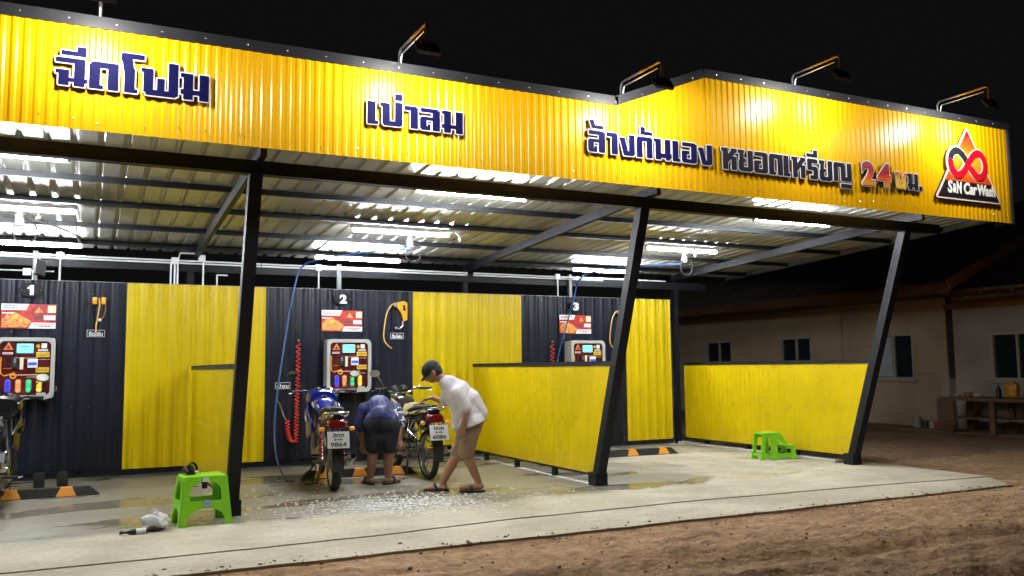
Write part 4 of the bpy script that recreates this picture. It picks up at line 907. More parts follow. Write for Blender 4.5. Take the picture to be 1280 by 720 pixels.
# ================================================================== MOTORCYCLES
PLATE = mat('plate_white', (.58, .59, .58), .35)
def wheel(parent, name, y, R, tw, spoke_mat, rimm, ns=18):
    Mx = Matrix.Translation((0, y, R)) @ Matrix.Rotation(PI / 2, 4, 'Y')
    w = tw / 2; prof = [(R - .055, -w * .7), (R - .03, -w), (R - .012, -w * .8), (R - .002, -w * .4), (R, 0), (R - .002, w * .4), (R - .012, w * .8), (R - .03, w), (R - .055, w * .7)]
    ty = MB().lathe(prof, 32, Mx, True).build(name, RUB, parent, True)
    MB().lathe([(R - .05, -w * .75), (R - .058, -w * .75), (R - .075, -w * .3), (R - .075, w * .3), (R - .058, w * .75), (R - .05, w * .75)], 32, Mx, True).build('rim', rimm, ty, True)
    MB().lathe([(.018, -.07), (.045, -.06), (.055, -.03), (.055, .03), (.045, .06), (.018, .07)], 16, Mx).build('hub', ALU, ty, True)
    sp = MB()
    for k in range(ns):
        a = 2 * PI * k / ns; b = a + (.35 if k % 2 else -.35); s = .03 if k % 4 < 2 else -.03
        sp.tube([(s, y + .05 * math.cos(a), R + .05 * math.sin(a)), (s * .2, y + (R - .072) * math.cos(b), R + (R - .072) * math.sin(b))], .0028, 5)
    sp.build('spokes', spoke_mat, ty)
    return ty
def motorcycle(name, label, loc, rz, body, accent, plate_txt, kind, lean=0):
    t = thing(name, label, 'motorcycle', loc, rz); t.rotation_euler = (0, lean, rz)
    P = lambda mb, n, m, sm=True, par=t, ang=40: mb.build(n, m, par, sm, ang)
    rw = wheel(t, 'rear_wheel', -.62, .285, .095 if kind == 'sport' else .08, CHR, ALU); fw = wheel(t, 'front_wheel', .62, .285, .075, CHR, ALU)
    P(MB().lathe([(.095, -.004), (.095, .004)], 24, Matrix.Translation((-.06, -.62, .285)) @ Matrix.Rotation(PI / 2, 4, 'Y')), 'sprocket', GSTEEL)
    mb = MB()
    for s in (-1, 1): mb.bar((s * .075, -.66, .285), (s * .06, -.08, .33), .022, .045)
    P(mb, 'swingarm', ALU, False)
    for s in (-1, 1):
        P(MB().tube([(s * .105, -.56, .32), (s * .10, -.40, .60)], .012, 8), 'shock_absorber', CHR)
        q = [(s * .1025 + .022 * math.cos(a), -.55 + .14 * (a / 44) + .022 * math.sin(a) * .85, .335 + .235 * (a / 44) + .022 * math.sin(a) * -.5) for a in np.arange(0, 44, .7)]
        P(MB().tube(q, .0055, 5), 'shock_spring', REDH if kind == 'sport' else CHR)
    # engine
    mb = MB(); mb.loft([((0, -.17, .33), .10, .09, 3), ((0, -.05, .32), .135, .115, 3), ((0, .12, .31), .13, .11, 3), ((0, .20, .33), .08, .08, 3)], 16); P(mb, 'engine_case', ALU)
    mb = MB()
    for k in range(7): mb.box((0, .16 + k * .022, .40 + k * .018), (.15 - .006 * k, .010, .13), rot=Euler((math.radians(-45), 0, 0)))
    P(mb, 'cylinder_fins', GSTEEL, False)
    for s in (-1, 1): P(MB().lathe([(.085, 0), (.08, .02), (.05, .03), (.002, .034)], 20, Matrix.Translation((s * .13, .02, .31)) @ Matrix.Rotation(s * PI / 2, 4, 'Y')), 'engine_cover', ALU if kind == 'sport' else CHR)
    P(MB().tube(catmull([(.05, .28, .42), (.10, .30, .30), (.13, .18, .20), (.14, -.15, .19), (.15, -.35, .24)], 6), .017, 10), 'exhaust_pipe', CHR)
    P(MB().tube([(.15, -.33, .235), (.158, -.40, .26), (.17, -.78, .36), (.172, -.83, .375)], [.02, .042, .050, .030], 14), 'muffler', CHR if kind != 'dark' else BLACKP)
    # frame
    P(MB().tube([(0, .40, .86), (0, .18, .64), (0, -.1, .5), (0, -.15, .34)], .022, 8), 'frame_tube', BLACKP)
    mb = MB()
    for s in (-1, 1): mb.tube([(s * .05, .30, .72), (s * .10, -.05, .66), (s * .09, -.45, .66), (s * .05, -.70, .70)], .013, 8); mb.tube([(s * .10, -.42, .64), (s * .10, -.1, .36)], .012, 8); mb.tube([(s * .04, .38, .80), (s * .09, .30, .45), (s * .09, .08, .22)], .013, 8)
    P(mb, 'frame_rails', BLACKP)
    # seat, tank, tail
    zs = .80 if kind == 'sport' else .775
    P(MB().loft([((0, -.70, zs + .05), .07, .022, 2.6), ((0, -.60, zs + .055), .105, .032, 2.6), ((0, -.36, zs + .03), .12, .042, 2.6), ((0, -.22, zs - .005), .115, .045, 2.6), ((0, .02, zs - .02), .095, .045, 2.6), ((0, .12, zs), .07, .04, 2.6)], 18), 'seat', RUB)
    if kind in ('sport', 'naked'):
        tk = P(MB().loft([((0, .06, .79), .07, .06, 2.4), ((0, .14, .83), .115, .09, 2.5), ((0, .28, .86), .135, .11, 2.5), ((0, .40, .87), .12, .095, 2.4), ((0, .47, .86), .07, .06, 2.2)], 20), 'fuel_tank', body)
        for s in (-1, 1): P(MB().loft([((s * .128, .16, .85), .008, .015, 2), ((s * .137, .28, .875), .008, .028, 2), ((s * .115, .42, .89), .008, .018, 2)], 8), 'tank_stripe', accent, par=tk)
        P(MB().lathe([(.03, 0), (.03, .012), (.012, .016)], 14, Matrix.Translation((0, .26, .965))), 'filler_cap', CHR, par=tk)
    tail = P(MB().loft([((0, -.10, .70), .10, .06, 2.4), ((0, -.35, .72), .125, .075, 2.4), ((0, -.60, .75), .12, .07, 2.4), ((0, -.78, .775), .085, .05, 2.4), ((0, -.845, .785), .05, .026, 2.2)], 18), 'tail_cowl', body if kind != 'sport' else BBLK)
    for s in (-1, 1): P(MB().loft([((s * .12, -.30, .745), .008, .012, 2), ((s * .122, -.52, .765), .008, .022, 2), ((s * .094, -.74, .785), .008, .012, 2)], 8), 'tail_stripe', accent, par=tail)
    P(MB().loft([((0, -.870, .705), .085, .040, 3), ((0, -.845, .71), .105, .052, 3), ((0, -.79, .715), .10, .05, 3)], 18), 'tail_lamp', RED)
    P(MB().tube(catmull([(-.125, -.52, .76), (-.135, -.70, .80), (-.11, -.84, .825), (0, -.885, .83), (.11, -.84, .825), (.135, -.70, .80), (.125, -.52, .76)], 6), .0115, 8), 'grab_rail', CHR if kind != 'dark' else BLACKP)
    mb = MB(); n = 8; vs = []; fs = []
    for i in range(n + 1):
        a = math.radians(38 + 62 * i / n * 1.0); r = .40 - .02 * i / n
        yy, zz = -.62 - r * math.sin(a) * .82, .285 + r * math.cos(a) + .02
        for q in (-1, -.5, .5, 1): vs.append((q * .062, yy, zz - .018 * q * q))
    for i in range(n):
        for k in range(3): fs.append((4 * i + k, 4 * i + k + 1, 4 * i + 5 + k, 4 * i + 4 + k))
    vs2 = [(x, y + .006, z - .006) for x, y, z in vs]; m_ = len(vs); mb.add(vs + vs2, fs + [tuple(q + m_ for q in f)[::-1] for f in fs]); P(mb, 'rear_fender', BLACKP)
    if plate_txt:
        pl = thing_part = MB().box((0, 0, 0), (.225, .005, .172), bev=.002).build('number_plate', PLATE, t); pl.location = (0, -.955, .555); pl.rotation_euler = (math.radians(-14), 0, 0)
        for body_, zz, wd, sz in ((plate_txt[0], .048, .12, .055), (plate_txt[1], .004, .085, .024), (plate_txt[2], -.048, .165, .062)):
            link('plate_lettering', text_mesh(body_, sz, .0006, INK, .0018, width=wd), pl, (0, -.0036, zz))
        mb = MB(); mb.bar((-.03, -.86, .64), (-.03, -.945, .60), .012, .03); mb.bar((.03, -.86, .64), (.03, -.945, .60), .012, .03); mb.build('plate_bracket', BLACKP, t)
    for s in (-1, 1):
        o = P(MB().loft([((s * .15, -.86, .655), .02, .016, 2), ((s * .155, -.84, .66), .032, .024, 2), ((s * .15, -.80, .66), .018, .014, 2)], 12), 'indicator', AMBERL)
        MB().tube([(s * .09, -.80, .68), (s * .14, -.82, .662)], .008, 6).build('stalk', BLACKP, o)
        # side covers and shrouds
        P(MB().loft([((s * .115, -.40, .62), .012, .05, 2.4), ((s * .125, -.25, .61), .016, .085, 2.4), ((s * .115, -.05, .60), .014, .07, 2.4), ((s * .10, .05, .62), .008, .03, 2)], 12), 'side_cover', body)
        P(MB().tube([(s * .10, -.10, .29), (s * .25, -.11, .29)], .014, 8), 'foot_peg', RUB); P(MB().tube([(s * .10, -.42, .36), (s * .22, -.44, .36)], .012, 8), 'foot_peg', RUB)
        P(MB().tube([(s * .095, -.15, .47), (s * .13, -.44, .37)], .010, 6), 'peg_bracket', ALU)
        # fork
        P(MB().tube([(s * .085, .63, .285), (s * .085, .535, .56)], .026, 10), 'fork_leg', BLACKP if kind == 'dark' else ALU); P(MB().tube([(s * .085, .545, .53), (s * .085, .42, .93)], .017, 10), 'fork_tube', CHR)
        # bars
        P(MB().tube(catmull([(0, .40, .975), (s * .12, .40, .985), (s * .20, .37, 1.03), (s * .36, .28, 1.025)], 5), .011, 8), 'handlebar', CHR if kind == 'naked' else BLACKP)
        P(MB().tube([(s * .25, .342, 1.028), (s * .375, .272, 1.025)], .017, 10), 'grip', RUB)
        P(MB().tube([(s * .22, .40, 1.02), (s * .30, .385, 1.015), (s * .40, .325, 1.00)], .0065, 6), 'lever', ALU)
        o = P(MB().tube(catmull([(s * .23, .36, 1.035), (s * .27, .35, 1.12), (s * .33, .33, 1.19)], 4), .0055, 6), 'mirror_stem', CHR if kind == 'naked' else BLACKP)
        MM = Matrix.Translation((s * .36, .33, 1.22)) @ Matrix.Rotation(math.radians(-24), 4, 'X') @ Matrix.Rotation(s * .12, 4, 'Z')
        P(MB().loft([((0, -.015, 0), .062, .042, 2.3), ((0, 0, 0), .066, .046, 2.3), ((0, .025, 0), .03, .02, 2)], 18, MM), 'mirror_back', BLACKP if kind != 'naked' else CHR, par=o)
        P(MB().loft([((0, -.0175, 0), .056, .037, 2.3), ((0, -.0155, 0), .056, .037, 2.3)], 18, MM), 'mirror_glass', mat('mirror_glass', (.75, .78, .75), .05, 1.0), par=o)
    P(MB().box((0, .43, .94), (.22, .05, .03), bev=.006), 'triple_clamp', ALU); P(MB().box((0, .535, .575), (.20, .05, .025), bev=.006), 'lower_clamp', BLACKP)
    mb = MB(); n = 10; vs = []; fs = []
    for i in range(n + 1):
        a = math.radians(-58 + 128 * i / n); 
        for q in (-1, -.5, .5, 1): vs.append((q * .056, .62 - .315 * math.sin(a), .285 + (.315 - .02 * q * q) * math.cos(a)))
    for i in range(n):
        for k in range(3): fs.append((4 * i + k, 4 * i + k + 1, 4 * i + 5 + k, 4 * i + 4 + k))
    m_ = len(vs); mb.add(vs + [(x, y * .995 + .003, z - .005) for x, y, z in vs], fs + [tuple(q + m_ for q in f)[::-1] for f in fs]); P(mb, 'front_fender', body)
    # front end
    P(MB().lathe([(.085, 0), (.088, .02), (.075, .07), (.04, .10), (.002, .11)], 20, Matrix.Translation((0, .565, .88)) @ Matrix.Rotation(PI / 2, 4, 'X')), 'headlamp', CHR if kind == 'naked' else BLACKP)
    for s in (-1, 1): P(MB().lathe([(.045, 0), (.045, .05), (.03, .065)], 14, Matrix.Translation((s * .055, .43, 1.0)) @ Matrix.Rotation(math.radians(-25), 4, 'X')), 'gauge', BLACKP)
    if kind == 'sport' or kind == 'dark':
        P(MB().loft([((0, .36, .92), .15, .10, 2.6), ((0, .46, .94), .19, .13, 2.6), ((0, .58, .92), .16, .12, 2.4), ((0, .70, .86), .08, .07, 2.2), ((0, .75, .83), .03, .03, 2)], 20), 'front_cowl', body)
        for s in (-1, 1):
            P(MB().loft([((s * .15, .10, .62), .014, .06, 2.4), ((s * .19, .26, .66), .02, .17, 2.6), ((s * .17, .42, .72), .018, .19, 2.6), ((s * .12, .55, .80), .014, .10, 2.2)], 14), 'leg_shield', body)
            P(MB().loft([((s * .208, .20, .70), .006, .02, 2), ((s * .214, .28, .72), .006, .035, 2), ((s * .195, .42, .80), .006, .02, 2)], 8), 'shield_stripe', accent)
        P(MB().loft([((0, .44, 1.04), .09, .04, 2.2), ((0, .54, 1.02), .12, .04, 2.2), ((0, .62, .95), .10, .03, 2.2)], 16), 'windscreen', mat('smoked_screen', (.02, .02, .03), .1))
    else:
        for s in (-1, 1):   # engine guard and luggage bars
            P(MB().tube(catmull([(s * .06, .34, .70), (s * .20, .30, .62), (s * .24, .28, .44), (s * .16, .24, .26), (s * .06, .18, .22)], 6), .012, 8), 'engine_guard', CHR)
            P(MB().tube([(s * .12, -.30, .70), (s * .19, -.44, .56), (s * .19, -.66, .50), (s * .13, -.76, .70)], .0095, 8), 'pannier_bar', CHR)
            P(MB().tube([(s * .19, -.46, .55), (s * .19, -.62, .68), (s * .14, -.74, .71)], .008, 8), 'pannier_bar', CHR)
        mb = MB()
        for k in range(5): mb.tube([(-.06 + .03 * k, -.66, .85), (-.06 + .03 * k, -.90, .86)], .006, 6)
        mb.tube([(-.07, -.78, .853), (.07, -.78, .853)], .006, 6); P(mb, 'luggage_rack', CHR)
        P(MB().box((-.10, -.32, .42), (.05, .56, .06), bev=.015), 'chain_case', CHR)
        P(MB().lathe([(.055, -.05), (.06, 0), (.055, .05)], 14, Matrix.Translation((-.09, .06, .50))), 'carburettor', ALU)
        mb = MB()
        for q in ([(-.05, .3, .9), (-.14, .1, .7), (-.1, -.1, .5)], [(.05, .3, .9), (.14, .1, .72), (.1, 0, .5)], [(-.2, .37, 1.0), (-.1, .5, .9), (-.12, .5, .6)], [(-.1, -.1, .62), (-.14, -.3, .5), (-.08, -.5, .4)]): mb.tube(catmull(q, 6), .006, 6)
        P(mb, 'cables', BLACKP)
    # stands
    for s in (-1, 1): P(MB().bar((s * .07, -.12, .25), (s * .13, -.20, .015), .022, .022), 'centre_stand', BLACKP, False)
    P(MB().bar((-.13, .02, .22), (-.27, .05, .012), .016, .02), 'side_stand', BLACKP, False)
    P(MB().tube([(.11, -.02, .27), (.22, .12, .26), (.25, .13, .27)], .008, 6), 'brake_pedal', ALU)
    return t
BBLK = mat('black_tank', (.012, .012, .014), .16, coat=.8)
SILV = mat('silver_graphic', (.55, .57, .62), .25, coat=.4)
motorcycle('motorcycle', 'blue motorcycle seen from behind with white plate, beside the bent-over person', (-2.55, 1.66, 0), math.radians(-7), BLUE, SILV, ('2กต', 'ร้อยเอ็ด', '9864'), 'sport', math.radians(0))
BBLK = mat('black_tank', (.012, .012, .014), .16, coat=.8)
YST = mat('cream_cloth_stripe', (.55, .42, .12), .5)
motorcycle('motorcycle', 'black and chrome motorcycle on its centre stand, touched by the man in white', (-1.42, 2.02, 0), math.radians(0), BBLK, YST, ('1กค', 'ร้อยเอ็ด', '6086'), 'naked')
motorcycle('motorcycle', 'black scooter in front of machine one, cut by the picture edge', (-5.80, 1.55, 0), math.radians(-6), BBLK, BLACKP, None, 'dark')
# washing cloth on the second motorcycle
mb = MB(); n = 14; vs = []; fs = []
for i in range(n + 1):
    for j in range(n + 1):
        u, v = i / n - .5, j / n - .5; z = .83 + .012 * math.sin(9 * u + 3) * math.cos(8 * v) - max(0, abs(u) - .27) * .55; vs.append((u * .36, v * .30, z))
fs = [(i * (n + 1) + j, (i + 1) * (n + 1) + j, (i + 1) * (n + 1) + j + 1, i * (n + 1) + j + 1) for i in range(n) for j in range(n)]
m_ = len(vs); mb.add(vs + [(x, y, z - .006) for x, y, z in vs], fs + [tuple(q + m_ for q in f)[::-1] for f in fs])
o = mb.build('wash_cloth', mat('cream_cloth', (.42, .33, .15), .8, var=.4, vscale=25), None, True, None); o.location = (-1.42, 1.88, .030); o.rotation_euler = (0, 0, .2); o.scale = (.75, .7, 1)
tag(o, 'cream wash cloth spread over the seat of the chrome motorcycle', 'cloth')

# ================================================================== PEOPLE
def organic(chains, name, m, voxel=.008, smooth=5, parent=None, balls=()):
    "one continuous skin grown over tapered limbs: chains of (point, radius)"
    mb = MB()
    for ch in chains:
        pts = [Vector(p) for p, r in ch]; rs = [r for p, r in ch]
        for p, r in zip(pts, rs): mb.ball(p, r if not isinstance(r, tuple) else r, 14, 10)
        for a, b, ra, rb in zip(pts[:-1], pts[1:], rs[:-1], rs[1:]): mb.tube([a, b], [ra, rb], 14)
    for c, r, Mq in balls: mb.ball((0, 0, 0), r, 18, 12, Matrix.Translation(c) @ Mq)
    me = mb.mesh(name, m); o = bpy.data.objects.new('tmp', me); COL.objects.link(o)
    rm = o.modifiers.new('r', 'REMESH'); rm.mode = 'VOXEL'; rm.voxel_size = voxel
    sm = o.modifiers.new('s', 'SMOOTH'); sm.factor = .5; sm.iterations = smooth
    me2 = eval_mesh(o, name); bpy.data.objects.remove(o); bpy.data.meshes.remove(me)
    me2.polygons.foreach_set('use_smooth', [True] * len(me2.polygons)); me2.materials.clear(); me2.materials.append(m)
    return link(name, me2, parent)
def crease(o, amp, scale, seed=0):
    me = o.data; n = len(me.vertices); co = np.empty(n * 3); no = np.empty(n * 3); me.vertices.foreach_get('co', co); me.vertices.foreach_get('normal', no)
    co = co.reshape(-1, 3); no = no.reshape(-1, 3)
    h = vnoise(co[:, 0] * scale + co[:, 2] * scale * .8, co[:, 1] * scale + co[:, 2] * scale * .35, 11 + seed) + .6 * vnoise(co[:, 0] * scale * 2.2 - co[:, 2] * scale, co[:, 2] * scale * .9 + co[:, 1] * scale, 12 + seed)
    co += no * (h * amp)[:, None]; me.vertices.foreach_set('co', co.ravel()); me.update()
def hand(palm_a, palm_b, side, curl, down, spread=.02, sc=1.0):
    "palm from wrist a to knuckles b, side = across the knuckles (unit, towards little finger), down = direction the fingers curl to"
    a, b = Vector(palm_a), Vector(palm_b); f = (b - a).normalized(); s = Vector(side).normalized(); dn = Vector(down).normalized(); ch = []
    for k in range(4): ch.append([(a + s * (k - 1.5) * .010, .017 * sc), (b + s * (k - 1.5) * .020 * sc, .0125 * sc)])
    for k, L in enumerate((.072, .08, .075, .058)):
        p = b + s * (k - 1.5) * .021 * sc; q = [(p, .0105 * sc)]; dirv = f.copy()
        for j, fr in enumerate((.45, .3, .25)):
            dirv = (dirv * (1 - curl) + dn * curl).normalized(); p = p + dirv * L * fr * sc; q.append((p, (.0098 - .0009 * j) * sc))
        ch.append(q)
    p = a + (b - a) * .3 - s * .026 * sc; q = [(p, .014 * sc)]; d = (f * .75 - s * .55 + dn * .25).normalized(); p = p + d * .035 * sc; q.append((p, .0125 * sc)); p = p + (d * .6 + f * .5 + dn * .2).normalized() * .032 * sc; q.append((p, .010 * sc)); ch.append(q)
    return ch
# --- walking man in a white shirt
d0 = depth_of((-1.55, .33, .0)); dS = .0
w = thing('person', 'person in white short-sleeved shirt, brown shorts and dark cap bending to a motorcycle', 'person', (-1.55, .33, 0))
inv = Matrix.Translation((1.55, -.33, 0))
def q_(u, v, dd=0.0): return inv @ px(u, v, d0 + dd)
near, far_ = -.15, .15
hipN, hipF = q_(590, 531, -.07), q_(590, 529, .08)
# his far leg is in front, the near one trails behind
kneF, ankF = q_(571, 568, .09), q_(553, 605, .07); kneN, ankN = q_(583, 568, -.07), q_(598, 602, -.06)
pel = q_(591, 524); che = q_(572, 492); nec = q_(556, 477); hd_ = q_(541, 465)
shN, shF = q_(574, 490, -.165), q_(561, 488, .17)
elN, wrN = q_(583, 512, -.20), q_(579, 531, -.21); elF, wrF = q_(556, 503, .24), q_(540, 497, .22)
for p_ in (ankF, ankN): p_.z = max(p_.z, .085)
R3 = (CR.copy()); fwd = Vector((-CR.x, -CR.y, 0)).normalized(); sidev = Vector((-CF.x, -CF.y, 0)).normalized()
footF = [(ankF + Vector((0, 0, -.045)) - fwd * .02, .036), (ankF + fwd * .07 + Vector((0, 0, -.05)), .033), (ankF + fwd * .15 + Vector((0, 0, -.058)), .026), (ankF + fwd * .185 + Vector((0, 0, -.062)), .02)]
footN = [(ankN + Vector((0, 0, -.045)) - fwd * .02, .036), (ankN + fwd * .07 + Vector((0, 0, -.05)), .033), (ankN + fwd * .15 + Vector((0, 0, -.058)), .026), (ankN + fwd * .185 + Vector((0, 0, -.062)), .02)]
hN = hand(wrN, wrN + (wrN - elN).normalized() * .075 + Vector((0, 0, -.01)), -fwd, .28, fwd * .5 + Vector((0, 0, -.3)) + sidev * -.4)
hF = hand(wrF, wrF + fwd * .07 + Vector((0, 0, -.015)), sidev, .30, Vector((0, 0, -1)) + fwd * .2)
hdir = (hd_ - nec).normalized(); face = (fwd * .72 + Vector((0, 0, -.70))).normalized(); crown = (Vector((0, 0, 1)) * .72 + fwd * .69).normalized()
HM = Matrix((sidev, face, crown)).transposed().to_4x4()
if HM.determinant() < 0: HM = Matrix((-sidev, face, crown)).transposed().to_4x4()
chains = [[(hipN, .088), (kneN, .056), (kneN + (ankN - kneN) * .35, .054), (ankN, .036)], [(hipF, .088), (kneF, .056), (kneF + (ankF - kneF) * .35, .054), (ankF, .036)], footF, footN,
          [(hipN, .09), (pel, .115), (hipF, .09)], [(pel, .125), (che, .125), (nec, .062)], [(shN, .058), (che, .10), (shF, .058)], [(nec, .055), (hd_, .055)],
          [(shN, .05), (elN, .037), (wrN, .026)], [(shF, .05), (elF, .037), (wrF, .026)]] + hN + hF
headballs = [(hd_ + crown * .012, (.076, .094, .104), HM), (hd_ + face * .045 - crown * .052, (.052, .050, .045), HM), (hd_ + face * .103 - crown * .012, (.013, .018, .022), HM), (hd_ + face * .090 - crown * .055, (.022, .012, .008), HM)]
for s in (-1, 1): headballs.append((hd_ + HM.to_3x3() @ Vector((s * .076, -.005, -.01)), (.010, .022, .032), HM))
organic(chains, 'body', SKIN, .0065, 3, w, headballs)
eye = MB()
for s in (-1, 1): eye.ball(hd_ + HM.to_3x3() @ Vector((s * .032, .088, .008)), .011, 8, 6)
eye.build('eyes', INK, w, True)
for s in (-1, 1): MB().ball((0, 0, 0), (.020, .006, .004), 8, 6, Matrix.Translation(hd_ + HM.to_3x3() @ Vector((s * .033, .092, .028))) @ HM).build('eyebrow', INK, w, True)
HAIR = mat('black_hair', (.012, .011, .010), .6, bump=.4, bscale=160)
organic([], 'hair', HAIR, .008, 2, w, [(hd_ - face * .018 + crown * .012, (.081, .088, .100), HM), (hd_ - face * .045 - crown * .03, (.066, .05, .05), HM)])
CAPM = mat('cap_dark', (.010, .012, .018), .8, bump=.2, bscale=200)
cp = organic([], 'cap', CAPM, .008, 2, w, [(hd_ + crown * .042 - face * .004, (.092, .106, .082), HM)])
mb = MB(); vs = []; fs = []
for i in range(9):
    a = -1 + 2 * i / 8
    for j in range(5):
        f_ = j / 4; p_ = Vector((a * .082 * (1 - .18 * f_ * f_), .085 + f_ * .075 * (1 - .45 * a * a), .036 - .018 * a * a - .016 * f_)); vs.append(hd_ + HM.to_3x3() @ p_)
for i in range(8):
    for j in range(4): fs.append((i * 5 + j, i * 5 + j + 1, i * 5 + 6 + j, i * 5 + 5 + j))
m_ = len(vs); up_ = crown * .005; mb.add(list(vs) + [v + up_ for v in vs], fs + [tuple(q + m_ for q in f)[::-1] for f in fs] ); mb.build('cap_peak', CAPM, w, True, None)
SHIRT = mat('white_shirt', (.58, .545, .57), .75, var=.10, vscale=9, bump=.1, bscale=300)
hemF, hemB = q_(575, 533), q_(597, 520)
sl = .6
sh = organic([[(q_(590, 532), .150), (q_(587, 518), .152), (che, .147), (q_(562, 481), .10), (nec, .072)], [(q_(574, 531), .085), (q_(578, 515), .12)], [(q_(598, 517), .10), (q_(586, 500), .13)], [(shN, .070), (che, .12), (shF, .070)], [(hipN, .140), (pel, .150), (hipF, .138)],
         [(shN, .072), (shN + (elN - shN) * sl, .066), (shN + (elN - shN) * .9, .062)], [(shF, .072), (shF + (elF - shF) * .9, .060)]], 'shirt', SHIRT, .0085, 4, w)
crease(sh, .010, 12)
def trim(o, p, n):
    bm = bmesh.new(); bm.from_mesh(o.data); bmesh.ops.bisect_plane(bm, geom=list(bm.verts) + list(bm.edges) + list(bm.faces), plane_co=p, plane_no=n, clear_outer=True); bm.to_mesh(o.data); bm.free()
trim(sh, q_(586, 531), CR * 15 - CU * 39)
co_ = organic([[(nec + hdir * .01 + sidev * .05, .018), (nec + hdir * .015 - face * .02, .02), (nec + hdir * .01 - sidev * .05, .018)], [(nec + hdir * .01 + sidev * .05, .018), (nec + face * .05 - hdir * .01, .016), (nec + hdir * .01 - sidev * .05, .018)]], 'collar', SHIRT, .008, 2, w)
SHO = mat('brown_shorts', (.27, .18, .105), .85, var=.12, vscale=10, bump=.1, bscale=260)
so_ = organic([[(hipN + Vector((0, 0, .0)), .104), (hipN + (kneN - hipN) * .5, .092), (hipN + (kneN - hipN) * .97, .080)], [(hipF + Vector((0, 0, .0)), .104), (hipF + (kneF - hipF) * .5, .092), (hipF + (kneF - hipF) * .97, .080)], [(hipN, .102), (pel, .115), (hipF, .102)]], 'shorts', SHO, .0085, 4, w)
crease(so_, .018, 15, 3)
SAN = mat('sandal_black', (.012, .011, .011), .6)
for an in (ankF, ankN):
    b0 = an + Vector((0, 0, -.085)) - fwd * .05; pts = []
    Mf = Matrix((sidev, fwd, Vector((0, 0, 1)))).transposed().to_4x4()
    sd = MB(); pr = [(.038 * math.sin(PI * min(1, .08 + k / 12 * .92)) ** .5 + .008, k / 12 * .27 - .02) for k in range(13)]
    vs = []; fs = []
    for hw, yy in pr: vs += [(-hw, yy, 0), (hw, yy, 0), (hw, yy, .020), (-hw, yy, .020)]
    for k in range(12):
        for c in range(4): fs.append((4 * k + c, 4 * k + 4 + c, 4 * k + 4 + (c + 1) % 4, 4 * k + (c + 1) % 4))
    fs += [(0, 1, 2, 3), (48, 51, 50, 49)]
    so = sd.add(vs, fs, Matrix.Translation((b0.x, b0.y, .001)) @ Mf).build('sandal', SAN, w)
    MB().tube([Matrix.Translation((b0.x, b0.y, 0)) @ Mf @ Vector(q) for q in catmull([(-.045, .10, .012), (-.035, .12, .055), (0, .135, .068), (.035, .12, .055), (.045, .10, .012)], 5)], .013, 8).build('strap', SAN, so, True)
# --- person bending over, seen from behind
O2 = Vector((-2.06, 1.27, 0)); d1 = depth_of(O2); inv2 = Matrix.Translation(-O2)
p2 = thing('person', 'person in navy jersey and dark shorts bent over between the two motorcycles, back turned', 'person', O2)
def q2(u, v, dd=0.0): return inv2 @ px(u, v, d1 + dd)
aw = Vector((CF.x, CF.y, 0)).normalized(); rt = Vector((CR.x, CR.y, 0)).normalized()
hL, hR = q2(465, 533), q2(489, 533); kL, kR = q2(466, 569, .02), q2(486, 569, .02); aL, aR = q2(463, 599), q2(485, 599)
for p_ in (aL, aR): p_.z = .085
pv = q2(477, 525); lo_ = q2(476, 512, .13); cs = q2(474, 510, .40); nk = q2(473, 520, .55); h2 = q2(472, 533, .66)
sL, sR = q2(455, 512, .42), q2(494, 512, .42); eL, eR = q2(449, 536, .40), q2(501, 532, .30); wL, wR = q2(454, 556, .46), q2(499, 550, .22)
def foot(an, dirv): return [(an + Vector((0, 0, -.045)) - dirv * .02, .036), (an + dirv * .07 + Vector((0, 0, -.05)), .033), (an + dirv * .16 + Vector((0, 0, -.06)), .024)]
dl, dr = (aw * .8 - rt * .55).normalized(), (aw * .8 + rt * .5).normalized()
H2 = Matrix((rt, (aw * .2 + Vector((0, 0, -1))).normalized(), (aw + Vector((0, 0, .2))).normalized())).transposed().to_4x4()
ch2 = [[(hL, .092), (kL, .060), (kL + (aL - kL) * .35, .058), (aL, .037)], [(hR, .092), (kR, .060), (kR + (aR - kR) * .35, .058), (aR, .037)], foot(aL, dl), foot(aR, dr), [(hL, .088), (pv, .095), (hR, .088)], [(pv, .095), (lo_, .108), (cs, .125), (nk, .06), (h2, .06)], [(sL, .06), (cs, .10), (sR, .06)],
       [(sL, .052), (eL, .040), (wL, .028)], [(sR, .052), (eR, .040), (wR, .028)]] + hand(wL, wL + (wL - eL).normalized() * .07, rt, .3, aw) + hand(wR, wR + (wR - eR).normalized() * .07, -rt, .3, aw)
f2 = H2.to_3x3() @ Vector((0, 1, 0)); c2 = H2.to_3x3() @ Vector((0, 0, 1))
hb2 = [(h2 + c2 * .03, (.076, .094, .104), H2), (h2 + f2 * .045 - c2 * .03, (.052, .05, .045), H2), (h2 + f2 * .10 + c2 * .01, (.013, .018, .022), H2)] + [(h2 + H2.to_3x3() @ Vector((s * .078, 0, .01)), (.01, .022, .032), H2) for s in (-1, 1)]
organic(ch2, 'body', SKIND, .0065, 3, p2, hb2)
organic([], 'hair', HAIR, .008, 2, p2, [(h2 - f2 * .012 + c2 * .035, (.082, .092, .106), H2)])
ey = MB()
for s in (-1, 1): ey.ball(h2 + H2.to_3x3() @ Vector((s * .032, .088, .03)), .011, 8, 6)
ey.build('eyes', INK, p2, True)
JER = mat('navy_jersey', (.016, .017, .115), .6, var=.75, vscale=9, bump=.1, bscale=200)
